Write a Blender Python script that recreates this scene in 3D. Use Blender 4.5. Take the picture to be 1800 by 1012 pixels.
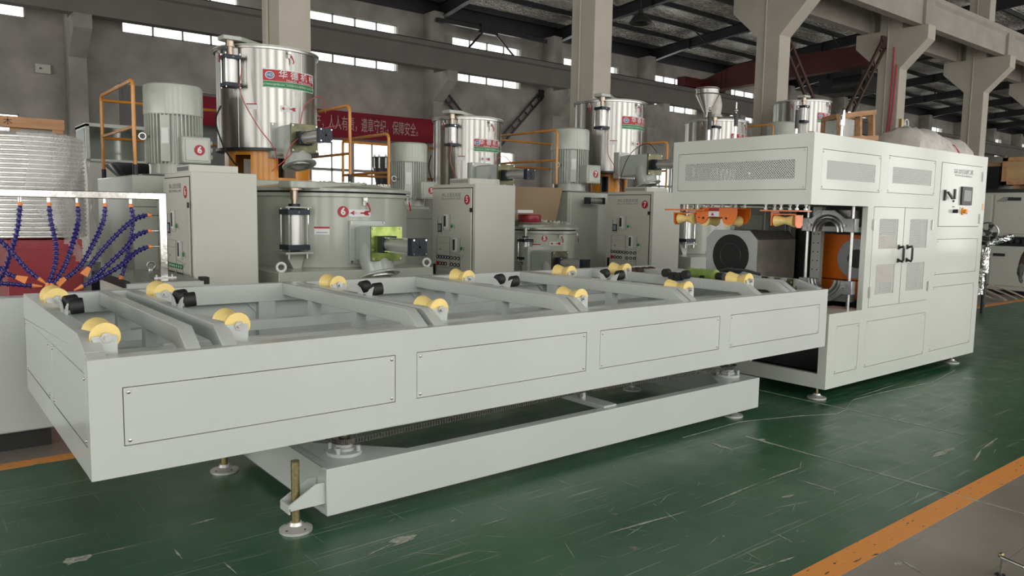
import bpy, math, random
from mathutils import Vector, Matrix
random.seed(7)
PI = math.pi
for o in list(bpy.data.objects): bpy.data.objects.remove(o)
SC = bpy.context.scene
COL = SC.collection
# ------------------------------------------------------------------ camera
yaw, pit, rol = .6766, -.1001, .0165
F = Vector((math.sin(yaw)*math.cos(pit), math.cos(yaw)*math.cos(pit), math.sin(pit)))
R = Vector((math.cos(yaw), -math.sin(yaw), 0)); U = R.cross(F)
R, U = math.cos(rol)*R+math.sin(rol)*U, -math.sin(rol)*R+math.cos(rol)*U
cd = bpy.data.cameras.new('camera'); cam = bpy.data.objects.new('camera', cd); COL.objects.link(cam)
cd.sensor_width = 36; cd.lens = 1338.25*36/1800; cd.clip_end = 300
m = Matrix((R, U, -F)).transposed().to_4x4(); m.translation = (-.5265, -3.2186, 1.6162)
cam.matrix_world = m
SC.camera = cam
# ------------------------------------------------------------------ world, light, exposure
w = bpy.data.worlds.new('sky'); SC.world = w; w.use_nodes = True
bg = w.node_tree.nodes['Background']; bg.inputs[0].default_value = (1.0, .985, .95, 1); bg.inputs[1].default_value = 2.9
SC.view_settings.view_transform = 'Standard'; SC.view_settings.look = 'None'
SC.view_settings.gamma = 1; SC.view_settings.use_curve_mapping = False
SC.view_settings.exposure = 0.42
def portal(name, loc, rot, sx, sy):
    l = bpy.data.lights.new(name, 'AREA'); l.shape = 'RECTANGLE'; l.size = sx; l.size_y = sy
    l.cycles.is_portal = True
    o = bpy.data.objects.new(name, l); o.location = loc; o.rotation_euler = rot; COL.objects.link(o)
portal('daylight_portal', (20, -8.7, 4.7), (PI/2, 0, 0), 64, 8.6)
portal('daylight_portal', (-12.1, 3, 2.85), (PI/2, 0, -PI/2), 18, 5.1)
portal('daylight_portal', (38, 22.6, 7.5), (-PI/2, 0, 0), 80, 1.9)
portal('daylight_portal', (12.5, 22.6, 2.6), (-PI/2, 0, 0), 20, 3.2)
# ------------------------------------------------------------------ materials
def nt(name):
    mt = bpy.data.materials.new(name); mt.use_nodes = True
    t = mt.node_tree; return mt, t, t.nodes['Principled BSDF']
def lk(t, a, b): t.links.new(a, b)
def mat(name, c, rough=.5, metal=0, coat=0, var=0, vs=6, bump=0, bs=40, stretch=None, emit=0, rvar=0, c2=None, detail=4):
    mt, t, b = nt(name)
    b.inputs['Roughness'].default_value = rough; b.inputs['Metallic'].default_value = metal
    b.inputs['Coat Weight'].default_value = coat; b.inputs['Coat Roughness'].default_value = .08
    b.inputs['Base Color'].default_value = (*c, 1)
    if emit:
        b.inputs['Emission Color'].default_value = (*c, 1); b.inputs['Emission Strength'].default_value = emit
    if var or bump or rvar or c2:
        tc = t.nodes.new('ShaderNodeTexCoord'); mp = t.nodes.new('ShaderNodeMapping')
        lk(t, tc.outputs['Object'], mp.inputs[0])
        if stretch: mp.inputs['Scale'].default_value = stretch
        n = t.nodes.new('ShaderNodeTexNoise'); n.inputs['Scale'].default_value = vs; n.inputs['Detail'].default_value = detail
        lk(t, mp.outputs[0], n.inputs['Vector'])
        if var or c2:
            r = t.nodes.new('ShaderNodeValToRGB')
            r.color_ramp.elements[0].position = .3; r.color_ramp.elements[1].position = .7
            d = c2 if c2 else tuple(x*(1-var) for x in c)
            r.color_ramp.elements[0].color = (*d, 1)
            r.color_ramp.elements[1].color = (*(c if c2 else tuple(min(1, x*(1+var*.5)) for x in c)), 1)
            lk(t, n.outputs[0], r.inputs[0]); lk(t, r.outputs[0], b.inputs['Base Color'])
        if rvar:
            q = t.nodes.new('ShaderNodeMapRange'); q.inputs[3].default_value = max(0, rough-rvar); q.inputs[4].default_value = rough+rvar
            lk(t, n.outputs[0], q.inputs[0]); lk(t, q.outputs[0], b.inputs['Roughness'])
        if bump:
            n2 = t.nodes.new('ShaderNodeTexNoise'); n2.inputs['Scale'].default_value = bs; n2.inputs['Detail'].default_value = 3
            lk(t, mp.outputs[0], n2.inputs['Vector'])
            bp = t.nodes.new('ShaderNodeBump'); bp.inputs['Strength'].default_value = bump; bp.inputs['Distance'].default_value = .02
            lk(t, n2.outputs[0], bp.inputs['Height']); lk(t, bp.outputs[0], b.inputs['Normal'])
    return mt
M = {}
M['white'] = mat('white_grey_paint', (.50, .53, .505), .3, coat=.3, var=.04, vs=1.5)
M['whitep'] = mat('cover_panel_paint', (.51, .54, .515), .28, coat=.35, var=.03, vs=2)
M['mixer'] = mat('mixer_grey_paint', (.43, .455, .39), .3, coat=.4, var=.05, vs=2)
M['cab'] = mat('control_cabinet_paint', (.56, .565, .50), .42, var=.04, vs=1.5)
M['chute'] = mat('chute_paint', (.46, .50, .46), .28, coat=.4, var=.06, vs=3)
M['seam'] = mat('dark_gap', (.02, .02, .02), .8)
M['black'] = mat('black_plastic', (.014, .015, .017), .42, var=.2, vs=30)
M['rubber'] = mat('black_rubber', (.01, .011, .012), .6, var=.3, vs=20)
M['navy'] = mat('anodised_dark_blue_cap', (.018, .026, .042), .4, metal=.3, var=.2)
M['matte'] = mat('matte_black', (.006, .006, .006), .75)
M['chrome'] = mat('chrome_rod', (.8, .8, .8), .08, metal=1)
M['steel'] = mat('brushed_steel', (.52, .52, .5), .32, metal=1, var=.15, vs=30, rvar=.08)
M['footsteel'] = mat('turned_steel_foot', (.62, .61, .59), .38, metal=.6, var=.05)
M['alu'] = mat('cast_aluminium', (.42, .43, .43), .38, metal=.9, var=.2, vs=14, bump=.15)
M['alutube'] = mat('cylinder_tube_alu', (.62, .62, .6), .35, metal=.7, var=.05)
M['zinc'] = mat('yellow_zinc_thread', (.40, .33, .16), .35, metal=.9, var=.3, vs=60)
M['zplate'] = mat('rainbow_zinc_plate', (.36, .42, .12), .2, metal=.75, c2=(.12, .19, .05), vs=7, detail=2)
M['dplate'] = mat('olive_zinc_plate', (.15, .15, .085), .3, metal=.75, c2=(.075, .075, .045), vs=9)
M['stain'] = mat('polished_stainless', (.60, .59, .56), .17, metal=1, var=.06, vs=3, stretch=(1, 1, .05), bump=.015, bs=3)
def aniso(mt, r, a):
    t = mt.node_tree; b = t.nodes['Principled BSDF']; b.inputs['Roughness'].default_value = r
    b.inputs['Anisotropic'].default_value = a; b.inputs['Anisotropic Rotation'].default_value = .25
    tg = t.nodes.new('ShaderNodeTangent'); tg.direction_type = 'RADIAL'; tg.axis = 'Z'; lk(t, tg.outputs[0], b.inputs['Tangent'])
aniso(M['stain'], .34, .9)
M['stain2'] = mat('polished_frame_steel', (.70, .68, .64), .2, metal=1, var=.25, vs=14, bump=.1, bs=12)
M['orange'] = mat('orange_paint', (.80, .18, .012), .35, coat=.3, var=.08, vs=6)
M['yelor'] = mat('amber_paint', (.80, .31, .02), .33, coat=.35, var=.08, vs=4)
M['mwhite'] = mat('machine_warm_white_paint', (.545, .568, .515), .3, coat=.3, var=.04, vs=1.5)
M['mwhitep'] = mat('machine_cover_paint', (.555, .578, .525), .28, coat=.35, var=.03, vs=2)
M['rail'] = mat('handrail_amber', (.66, .27, .04), .35, coat=.3, var=.15, vs=9)
M['yellow'] = mat('cream_nylon', (.86, .66, .24), .38, coat=.1, var=.08, vs=20)
M['green'] = mat('olive_green_casting', (.20, .30, .06), .35, coat=.3, var=.15)
M['oven'] = mat('oven_grey_face', (.36, .38, .38), .4, metal=.25, var=.08, vs=5)
M['ovens'] = mat('oven_steel_side', (.24, .225, .20), .38, metal=.75, var=.25, vs=5)
M['dark'] = mat('dark_steel', (.035, .037, .04), .4, metal=.4, var=.2)
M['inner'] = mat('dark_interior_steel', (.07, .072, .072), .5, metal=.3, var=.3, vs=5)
M['conc'] = mat('painted_column_plaster', (.46, .42, .355), .8, var=.07, vs=1.6, bump=.08, bs=6)
M['beamc'] = mat('concrete_beam', (.36, .325, .285), .85, var=.12, vs=1.8, bump=.12, bs=8)
M['dbeam'] = mat('grey_concrete_beam', (.20, .19, .175), .85, var=.1, vs=1.2, bump=.1, bs=6)
M['wall'] = mat('stained_plaster', (.385, .36, .33), .9, var=.34, vs=1.0, bump=.1, bs=5, detail=7)
M['doorm'] = mat('grey_door_paint', (.17, .17, .165), .6, var=.1)
M['roofst'] = mat('black_roof_steel', (.022, .024, .027), .5, metal=.2, var=.2)
M['crane'] = mat('crane_red_paint', (.10, .016, .016), .5, var=.3, vs=1)
M['red'] = mat('red_paint', (.32, .018, .03), .45, coat=.2, var=.25, vs=3)
M['redcrate'] = mat('red_brick_crate', (.30, .02, .03), .4, coat=.25, var=.18, vs=2.5)
M['hose'] = mat('blue_segmented_hose', (.022, .018, .16), .32, coat=.2, var=.15, vs=40)
M['hnoz'] = mat('orange_nozzle', (.82, .27, .07), .4)
M['wood'] = mat('raw_pine', (.46, .25, .125), .75, var=.25, vs=4, stretch=(.5, 3, 3), bump=.1, bs=20)
M['wood2'] = mat('crate_plywood', (.48, .31, .155), .8, var=.2, vs=3, stretch=(3, .5, 3))
M['card'] = mat('brown_cardboard', (.33, .235, .14), .85, var=.12, vs=2, stretch=(1, 1, .4))
M['bag'] = mat('woven_bag', (.66, .62, .58), .8, var=.15, vs=7, bump=.5, bs=9)
M['strap'] = mat('red_strap', (.5, .04, .05), .7)
M['foil'] = mat('crumpled_foil', (.75, .75, .74), .2, metal=1, var=.15, vs=15, bump=.9, bs=18)
M['banner'] = mat('red_banner_cloth', (.27, .012, .03), .8, var=.12, vs=2)
M['btext'] = mat('pale_banner_lettering', (.52, .38, .37), .8)
M['lred'] = mat('label_red', (.42, .015, .025), .45)
M['lgreen'] = mat('label_green', (.02, .24, .07), .45)
M['lwhite'] = mat('label_white', (.75, .76, .75), .45)
M['lgrey'] = mat('label_grey_print', (.12, .13, .13), .6)
M['lblue'] = mat('label_blue', (.06, .14, .33), .4)
M['screen'] = mat('hmi_screen', (.06, .065, .07), .15, var=.3, vs=60)
M['lcd'] = mat('pale_lcd', (.25, .30, .36), .25)
M['brown'] = mat('brown_sleeve', (.06, .03, .022), .85, var=.2, vs=20)
M['glove'] = mat('grey_glove', (.09, .09, .085), .85, var=.4, vs=30)
M['skin'] = mat('skin', (.42, .24, .16), .55)
M['hair'] = mat('black_hair', (.012, .011, .01), .6)
M['pants'] = mat('dark_trousers', (.03, .032, .04), .85)
M['burlap'] = mat('dusty_lifting_sling', (.27, .23, .185), .9, var=.3, vs=20)
M['chain'] = mat('oily_chain_steel', (.17, .16, .15), .35, metal=.8, var=.3, vs=60)
M['window'] = mat('window_frame_grey', (.33, .33, .32), .5)
M['redhose'] = mat('pink_red_air_hose', (.45, .10, .08), .4)
M['lamp'] = mat('lamp_shade_dark', (.03, .03, .03), .5)
M['tabletop'] = mat('oily_grey_steel_top', (.22, .22, .20), .25, metal=.5, var=.25, vs=4)
M['copper'] = mat('brassy_bush', (.42, .34, .27), .3, metal=1)
M['motor'] = mat('motor_grey_paint', (.47, .50, .44), .3, coat=.35, var=.05, vs=3)

def glassmat():
    mt = bpy.data.materials.new('window_glass'); mt.use_nodes = True; t = mt.node_tree; t.nodes.clear()
    o = t.nodes.new('ShaderNodeOutputMaterial'); mx = t.nodes.new('ShaderNodeMixShader')
    tr = t.nodes.new('ShaderNodeBsdfTransparent'); tr.inputs[0].default_value = (.93, .96, .95, 1)
    gl = t.nodes.new('ShaderNodeBsdfGlossy'); gl.inputs['Roughness'].default_value = .05
    mx.inputs[0].default_value = .08
    lk(t, tr.outputs[0], mx.inputs[1]); lk(t, gl.outputs[0], mx.inputs[2]); lk(t, mx.outputs[0], o.inputs[0]); return mt
M['glass'] = glassmat()
def film(name, c, tr_, sc, rough=.2):
    mt, t, b = nt(name)
    b.inputs['Base Color'].default_value = (*c, 1); b.inputs['Roughness'].default_value = rough; b.inputs['Coat Weight'].default_value = .6
    out = t.nodes['Material Output']; mx = t.nodes.new('ShaderNodeMixShader'); tp = t.nodes.new('ShaderNodeBsdfTransparent')
    mx.inputs[0].default_value = 1-tr_
    tc = t.nodes.new('ShaderNodeTexCoord'); v = t.nodes.new('ShaderNodeTexVoronoi'); v.inputs['Scale'].default_value = sc
    lk(t, tc.outputs['Object'], v.inputs['Vector'])
    bp = t.nodes.new('ShaderNodeBump'); bp.inputs['Strength'].default_value = .8; bp.inputs['Distance'].default_value = .008
    lk(t, v.outputs['Distance'], bp.inputs['Height']); lk(t, bp.outputs[0], b.inputs['Normal'])
    lk(t, tp.outputs[0], mx.inputs[1]); lk(t, b.outputs[0], mx.inputs[2]); lk(t, mx.outputs[0], out.inputs[0]); return mt
M['bubble'] = film('bubble_wrap', (.82, .81, .78), .68, 75)
M['plastic'] = film('clear_plastic_sheet', (.6, .6, .58), .6, 14, .12)
M['silver'] = mat('silver_wrapped_coil', (.66, .65, .63), .42, metal=.8, var=.08, vs=8, bump=.25, bs=70)

def perfmat(name, ax, base, pitch=.023, r=.2):
    mt, t, b = nt(name)
    b.inputs['Base Color'].default_value = (*base, 1); b.inputs['Roughness'].default_value = .35
    out = t.nodes['Material Output']; mx = t.nodes.new('ShaderNodeMixShader'); tp = t.nodes.new('ShaderNodeBsdfTransparent')
    tc = t.nodes.new('ShaderNodeTexCoord'); sp = t.nodes.new('ShaderNodeSeparateXYZ'); lk(t, tc.outputs['Object'], sp.inputs[0])
    ds = []
    for off in (0, .5):
        cs = []
        for k in (ax, 2):
            a = t.nodes.new('ShaderNodeMath'); a.operation = 'MULTIPLY_ADD'; a.inputs[1].default_value = 1/pitch; a.inputs[2].default_value = off+100
            lk(t, sp.outputs[k], a.inputs[0])
            f = t.nodes.new('ShaderNodeMath'); f.operation = 'FRACT'; lk(t, a.outputs[0], f.inputs[0])
            s = t.nodes.new('ShaderNodeMath'); s.operation = 'SUBTRACT'; s.inputs[1].default_value = .5; lk(t, f.outputs[0], s.inputs[0])
            cs.append(s)
        c = t.nodes.new('ShaderNodeCombineXYZ'); lk(t, cs[0].outputs[0], c.inputs[0]); lk(t, cs[1].outputs[0], c.inputs[1])
        l = t.nodes.new('ShaderNodeVectorMath'); l.operation = 'LENGTH'; lk(t, c.outputs[0], l.inputs[0]); ds.append(l)
    mn = t.nodes.new('ShaderNodeMath'); mn.operation = 'MINIMUM'; lk(t, ds[0].outputs['Value'], mn.inputs[0]); lk(t, ds[1].outputs['Value'], mn.inputs[1])
    g = t.nodes.new('ShaderNodeMath'); g.operation = 'GREATER_THAN'; g.inputs[1].default_value = r; lk(t, mn.outputs[0], g.inputs[0])
    lk(t, g.outputs[0], mx.inputs[0]); lk(t, tp.outputs[0], mx.inputs[1]); lk(t, b.outputs[0], mx.inputs[2]); lk(t, mx.outputs[0], out.inputs[0])
    return mt
M['perfx'] = perfmat('perforated_sheet_x', 0, (.53,.55,.515))
M['perfy'] = perfmat('perforated_sheet_y', 1, (.53,.55,.515))
M['perfd'] = perfmat('perforated_dark_sheet', 0, (.16, .165, .165))

def floormat():
    mt, t, b = nt('green_painted_floor')
    tc = t.nodes.new('ShaderNodeTexCoord')
    def noise(sc, st=(1, 1, 1), rot=0, det=5):
        mp = t.nodes.new('ShaderNodeMapping'); mp.inputs['Scale'].default_value = st; mp.inputs['Rotation'].default_value = (0, 0, rot)
        lk(t, tc.outputs['Object'], mp.inputs[0])
        n = t.nodes.new('ShaderNodeTexNoise'); n.inputs['Scale'].default_value = sc; n.inputs['Detail'].default_value = det
        lk(t, mp.outputs[0], n.inputs['Vector']); return n.outputs[0]
    def ramp(v, a, bb, c0=(0, 0, 0), c1=(1, 1, 1)):
        r = t.nodes.new('ShaderNodeValToRGB'); e = r.color_ramp.elements
        e[0].position = a; e[1].position = bb; e[0].color = (*c0, 1); e[1].color = (*c1, 1); lk(t, v, r.inputs[0]); return r.outputs[0]
    def mix(fac, a, bb):
        x = t.nodes.new('ShaderNodeMix'); x.data_type = 'RGBA'
        lk(t, fac, x.inputs[0])
        for i, q in ((6, a), (7, bb)):
            if isinstance(q, tuple): x.inputs[i].default_value = (*q, 1)
            else: lk(t, q, x.inputs[i])
        return x.outputs[2]
    green = ramp(noise(.8), .35, .68, (.010, .066, .030), (.034, .105, .050))
    grey = ramp(noise(1.4), .3, .7, (.19, .165, .14), (.27, .235, .20))
    sp = t.nodes.new('ShaderNodeSeparateXYZ'); lk(t, tc.outputs['Object'], sp.inputs[0])
    def band(lo, hi):
        a = t.nodes.new('ShaderNodeMath'); a.operation = 'GREATER_THAN'; a.inputs[1].default_value = lo; lk(t, sp.outputs[1], a.inputs[0])
        c = t.nodes.new('ShaderNodeMath'); c.operation = 'LESS_THAN'; c.inputs[1].default_value = hi; lk(t, sp.outputs[1], c.inputs[0])
        d = t.nodes.new('ShaderNodeMath'); d.operation = 'MULTIPLY'; lk(t, a.outputs[0], d.inputs[0]); lk(t, c.outputs[0], d.inputs[1]); return d.outputs[0]
    col = mix(band(-1.455, 2.215), grey, green)
    # scuffs and scratches running in several directions
    for sc, st, rot, lo, hi, c in ((3.2, (.35, 9, 1), .25, .64, .70, (.17, .20, .15)), (4, (.3, 14, 1), -.75, .665, .71, (.17, .21, .16)),
                                   (5, (12, .5, 1), .5, .68, .73, (.15, .19, .14)), (9, (1, 1, 1), 0, .70, .74, (.16, .13, .10)), (2, (.12, 30, 1), 1.25, .65, .68, (.13, .17, .12))):
        col = mix(ramp(noise(sc, st, rot, 4), lo, hi), col, c)
    lk(t, col, b.inputs['Base Color'])
    rr = t.nodes.new('ShaderNodeMapRange'); rr.inputs[3].default_value = .22; rr.inputs[4].default_value = .48; lk(t, noise(5), rr.inputs[0])
    lk(t, rr.outputs[0], b.inputs['Roughness'])
    b.inputs['Specular IOR Level'].default_value = .5
    bp = t.nodes.new('ShaderNodeBump'); bp.inputs['Strength'].default_value = .12; bp.inputs['Distance'].default_value = .01
    lk(t, noise(2.5, det=6), bp.inputs['Height']); lk(t, bp.outputs[0], b.inputs['Normal'])
    return mt
M['floor'] = floormat()
def stripemat():
    mt, t, b = nt('chipped_orange_line'); tc = t.nodes.new('ShaderNodeTexCoord')
    mp = t.nodes.new('ShaderNodeMapping'); mp.inputs['Scale'].default_value = (.5, 1.6, 1); mp.inputs['Rotation'].default_value = (0, 0, .5); lk(t, tc.outputs['Object'], mp.inputs[0])
    n = t.nodes.new('ShaderNodeTexNoise'); n.inputs['Scale'].default_value = 26; n.inputs['Detail'].default_value = 3; lk(t, mp.outputs[0], n.inputs['Vector'])
    r = t.nodes.new('ShaderNodeValToRGB'); e = r.color_ramp.elements; e[0].position = .655; e[1].position = .68
    e[0].color = (.70, .27, .05, 1); e[1].color = (.03, .06, .035, 1)
    lk(t, n.outputs[0], r.inputs[0]); lk(t, r.outputs[0], b.inputs['Base Color']); b.inputs['Roughness'].default_value = .5; return mt
M['stripe'] = stripemat()
def foilmat():
    mt, t, b = nt('roof_foil_insulation'); tc = t.nodes.new('ShaderNodeTexCoord')
    b.inputs['Base Color'].default_value = (.90, .88, .82, 1); b.inputs['Metallic'].default_value = .92; b.inputs['Roughness'].default_value = .24
    mp = t.nodes.new('ShaderNodeMapping'); mp.inputs['Rotation'].default_value = (0, 0, PI/4); lk(t, tc.outputs['Object'], mp.inputs[0])
    n = t.nodes.new('ShaderNodeTexNoise'); n.inputs['Scale'].default_value = 3.5; n.inputs['Detail'].default_value = 5; n.inputs['Distortion'].default_value = 2.5; mp.inputs['Scale'].default_value = (.6, 2.2, 1); lk(t, mp.outputs[0], n.inputs['Vector'])
    br = t.nodes.new('ShaderNodeTexChecker'); br.inputs['Scale'].default_value = 5; lk(t, mp.outputs[0], br.inputs[0])
    bp = t.nodes.new('ShaderNodeBump'); bp.inputs['Strength'].default_value = 1; bp.inputs['Distance'].default_value = .3; lk(t, n.outputs[0], bp.inputs['Height'])
    lk(t, bp.outputs[0], b.inputs['Normal']); return mt
M['rfoil'] = foilmat()
# ------------------------------------------------------------------ mesh builder
class MB:
    def __init__(s): s.v = []; s.f = []; s.mi = []; s.cur = 0; s.flat = False
    def add(s, vs, fs):
        n = len(s.v); s.v += [tuple(v) for v in vs]; s.f += [tuple(i+n for i in f) for f in fs]; s.mi += [s.cur]*len(fs); return s
    def box(s, x0, x1, y0, y1, z0, z1):
        return s.add([(x0,y0,z0),(x1,y0,z0),(x1,y1,z0),(x0,y1,z0),(x0,y0,z1),(x1,y0,z1),(x1,y1,z1),(x0,y1,z1)],
                     [(3,2,1,0),(4,5,6,7),(0,1,5,4),(1,2,6,5),(2,3,7,6),(3,0,4,7)])
    def prism(s, poly, ax, a, b):
        n = len(poly)
        def P(p, d): return {'x': (d, p[0], p[1]), 'y': (p[0], d, p[1]), 'z': (p[0], p[1], d)}[ax]
        vs = [P(p, a) for p in poly]+[P(p, b) for p in poly]
        fs = [tuple(range(n)), tuple(range(2*n-1, n-1, -1))]+[(i, i+n, (i+1) % n+n, (i+1) % n) for i in range(n)]
        return s.add(vs, fs)
    def frame(s, p0, p1):
        d = (Vector(p1)-Vector(p0)); L = d.length; d = d.normalized() if L > 1e-9 else Vector((0,0,1))
        a = Vector((0,0,1)) if abs(d.z) < .9 else Vector((1,0,0))
        u = a.cross(d).normalized(); v = d.cross(u); return d, u, v
    def lathe(s, prof, p0, axis=(0,0,1), n=24, a0=0, a1=2*PI):
        d, u, v = s.frame((0,0,0), axis); p0 = Vector(p0); full = abs(a1-a0-2*PI) < 1e-6
        k = n if full else n+1; vs = []
        for r, h in prof:
            for i in range(k):
                a = a0+(a1-a0)*i/n; vs.append(p0+d*h+(u*math.cos(a)+v*math.sin(a))*r)
        fs = []
        for j in range(len(prof)-1):
            for i in range(n):
                i2 = (i+1) % k if full else i+1
                fs.append((j*k+i, j*k+i2, (j+1)*k+i2, (j+1)*k+i))
        return s.add(vs, fs)
    def cyl(s, p0, p1, r, n=16, r1=None):
        L = (Vector(p1)-Vector(p0)).length; r1 = r if r1 is None else r1
        return s.lathe([(0,0),(r,0),(r1,L),(0,L)], p0, Vector(p1)-Vector(p0), n)
    def pipe(s, p0, p1, ro, ri, n=24):
        L = (Vector(p1)-Vector(p0)).length
        return s.lathe([(ri,0),(ro,0),(ro,L),(ri,L),(ri,0)], p0, Vector(p1)-Vector(p0), n)
    def beam(s, p0, p1, w_, h_, up=None):
        p0 = Vector(p0); p1 = Vector(p1); d, u, v = s.frame(p0, p1)
        if up: v = Vector(up); v = (v-d*v.dot(d)).normalized(); u = v.cross(d)
        vs = [p+u*a*w_/2+v*b*h_/2 for p in (p0, p1) for a, b in ((-1,-1),(1,-1),(1,1),(-1,1))]
        return s.add(vs, [(0,3,2,1),(4,5,6,7),(0,1,5,4),(1,2,6,5),(2,3,7,6),(3,0,4,7)])
    def tube(s, pts, r, n=8, cap=True, rf=None):
        pts = [Vector(p) for p in pts]; vs = []; u = None
        for i, p in enumerate(pts):
            d = (pts[min(i+1, len(pts)-1)]-pts[max(i-1, 0)]).normalized()
            if u is None: u = s.frame((0,0,0), d)[1]
            u = (u-d*u.dot(d)).normalized(); v = d.cross(u)
            rr = r*(rf(i) if rf else 1)
            vs += [p+(u*math.cos(2*PI*k/n)+v*math.sin(2*PI*k/n))*rr for k in range(n)]
        fs = [(j*n+i, j*n+(i+1) % n, (j+1)*n+(i+1) % n, (j+1)*n+i) for j in range(len(pts)-1) for i in range(n)]
        if cap: fs += [tuple(range(n-1, -1, -1)), tuple(range((len(pts)-1)*n, len(pts)*n))]
        return s.add(vs, fs)
    def torus(s, c, axis, R_, r, n=20, k=8):
        d, u, v = s.frame((0,0,0), axis); c = Vector(c); vs = []
        for i in range(n):
            a = 2*PI*i/n; e = u*math.cos(a)+v*math.sin(a)
            for j in range(k):
                b = 2*PI*j/k; vs.append(c+e*(R_+r*math.cos(b))+d*r*math.sin(b))
        return s.add(vs, [(i*k+j, ((i+1) % n)*k+j, ((i+1) % n)*k+(j+1) % k, i*k+(j+1) % k) for i in range(n) for j in range(k)])
    def ball(s, c, r, n=10, sz=1):
        return s.lathe([(r*math.sin(PI*i/6), -r*math.cos(PI*i/6)*sz) for i in range(7)], c, (0,0,1), n)
    def build(s, name, mt, parent=None, bevel=0, smooth=True):
        me = bpy.data.meshes.new(name); me.from_pydata(s.v, [], s.f)
        mts = mt if isinstance(mt, (list, tuple)) else [mt]
        for q in mts: me.materials.append(M[q] if isinstance(q, str) else q)
        if len(mts) > 1: me.polygons.foreach_set('material_index', s.mi)
        import bmesh
        bm = bmesh.new(); bm.from_mesh(me); bmesh.ops.remove_doubles(bm, verts=bm.verts, dist=1e-6)
        bmesh.ops.recalc_face_normals(bm, faces=bm.faces); bm.to_mesh(me); bm.free()
        if smooth and not s.flat:
            me.polygons.foreach_set('use_smooth', [True]*len(me.polygons)); me.set_sharp_from_angle(angle=.6)
        o = bpy.data.objects.new(name, me); COL.objects.link(o)
        if parent is not None:
            o.parent = parent; o.matrix_parent_inverse = WM(parent).inverted()
        if bevel:
            b = o.modifiers.new('bevel', 'BEVEL'); b.width = bevel; b.segments = 2; b.limit_method = 'ANGLE'; b.angle_limit = .7
        return o
_wm = {}
def WM(o): return _wm.get(o.name, Matrix.Identity(4))
def tag(o, label, cat, group=None):
    o['label'] = label; o['category'] = cat
    if group: o['group'] = group
    return o
def thing(name, label, cat, loc, group=None):
    o = bpy.data.objects.new(name, None); COL.objects.link(o); o.location = loc
    _wm[o.name] = Matrix.Translation(loc); return tag(o, label, cat, group)
def struct(name, mb, mt, **k):
    o = mb.build(name, mt, **k); o['kind'] = 'structure'; return o
def stuff(o): o['kind'] = 'stuff'; return o
def copytree(o, parent=None, inv=None):
    c = o.copy(); COL.objects.link(c)
    if parent is not None: c.parent = parent
    for ch in list(o.children): copytree(ch, c)
    return c
_fc = {}
def text(s, size, name, mt, parent, fn, sx=1.0, weight=0):
    """lettering as a mesh; fn maps (u, v, h) (u right, v up, h out) to world"""
    cu = bpy.data.curves.new('lettering', 'FONT'); cu.body = s; cu.size = size; cu.align_x = 'CENTER'; cu.align_y = 'CENTER'
    cu.extrude = .0; cu.offset = weight; cu.resolution_u = 2
    ob = bpy.data.objects.new('lettering', cu); COL.objects.link(ob)
    dg = bpy.context.evaluated_depsgraph_get(); dg.update()
    me = bpy.data.meshes.new_from_object(ob.evaluated_get(dg)); bpy.data.objects.remove(ob)
    for v in me.vertices: v.co = fn(v.co.x*sx, v.co.y, .0)
    me.name = name; me.materials.clear(); me.materials.append(M[mt])
    o = bpy.data.objects.new(name, me); COL.objects.link(o)
    if parent is not None: o.parent = parent; o.matrix_parent_inverse = WM(parent).inverted()
    return o
def onY(x, y, z): return lambda u, v, h: Vector((x+u, y, z+v))           # faces -Y
def onX(x, y, z): return lambda u, v, h: Vector((x, y-u, z+v))           # faces -X
def onC(cx, cy, r, a, z): return lambda u, v, h: Vector((cx+r*math.sin(a+u/r), cy-r*math.cos(a+u/r), z+v))  # on a drum; a=0 faces -Y
def grid(ax, plane, th, u0, u1, z0, z1, holes, mb):
    """wall with rectangular holes; ax 'y' = wall in XZ"""
    mb.flat = True
    us = sorted({u0, u1, *[h[0] for h in holes], *[h[1] for h in holes]}); us = [u for u in us if u0 <= u <= u1]
    zs = sorted({z0, z1, *[h[2] for h in holes], *[h[3] for h in holes]}); zs = [z for z in zs if z0 <= z <= z1]
    for i in range(len(us)-1):
        runs = []
        for j in range(len(zs)-1):
            cu, cz = (us[i]+us[i+1])/2, (zs[j]+zs[j+1])/2
            if any(h[0] < cu < h[1] and h[2] < cz < h[3] for h in holes): continue
            if runs and abs(runs[-1][1]-zs[j]) < 1e-9: runs[-1][1] = zs[j+1]
            else: runs.append([zs[j], zs[j+1]])
        for a, b in runs:
            if ax == 'y': mb.box(us[i], us[i+1], plane, plane+th, a, b)
            else: mb.box(plane, plane+th, us[i], us[i+1], a, b)
    return mb
def panelY(name, x0, x1, z0, z1, y, mt, parent, bolts=True, rec=.0015, th=.012, g=.004):
    o = MB().box(x0+g, x1-g, y+rec, y+rec+th, z0+g, z1-g).build(name, mt, parent)
    if bolts:
        b = MB()
        for x in (x0+.022, x1-.022):
            for z in (z0+.022, z1-.022): b.lathe([(.0075, 0), (.007, .003), (.004, .005), (0, .0055)], (x, y+rec, z), (0,-1,0), 10)
        stuff(b.build('screws', 'steel', o))
    return o
def panelX(name, y0, y1, z0, z1, x, mt, parent, bolts=True, rec=.0015, th=.012, g=.004):
    o = MB().box(x+rec, x+rec+th, y0+g, y1-g, z0+g, z1-g).build(name, mt, parent)
    if bolts:
        b = MB()
        for y in (y0+.022, y1-.022):
            for z in (z0+.022, z1-.022): b.lathe([(.0075, 0), (.007, .003), (.004, .005), (0, .0055)], (x+rec, y, z), (-1,0,0), 10)
        stuff(b.build('screws', 'steel', o))
    return o
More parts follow.
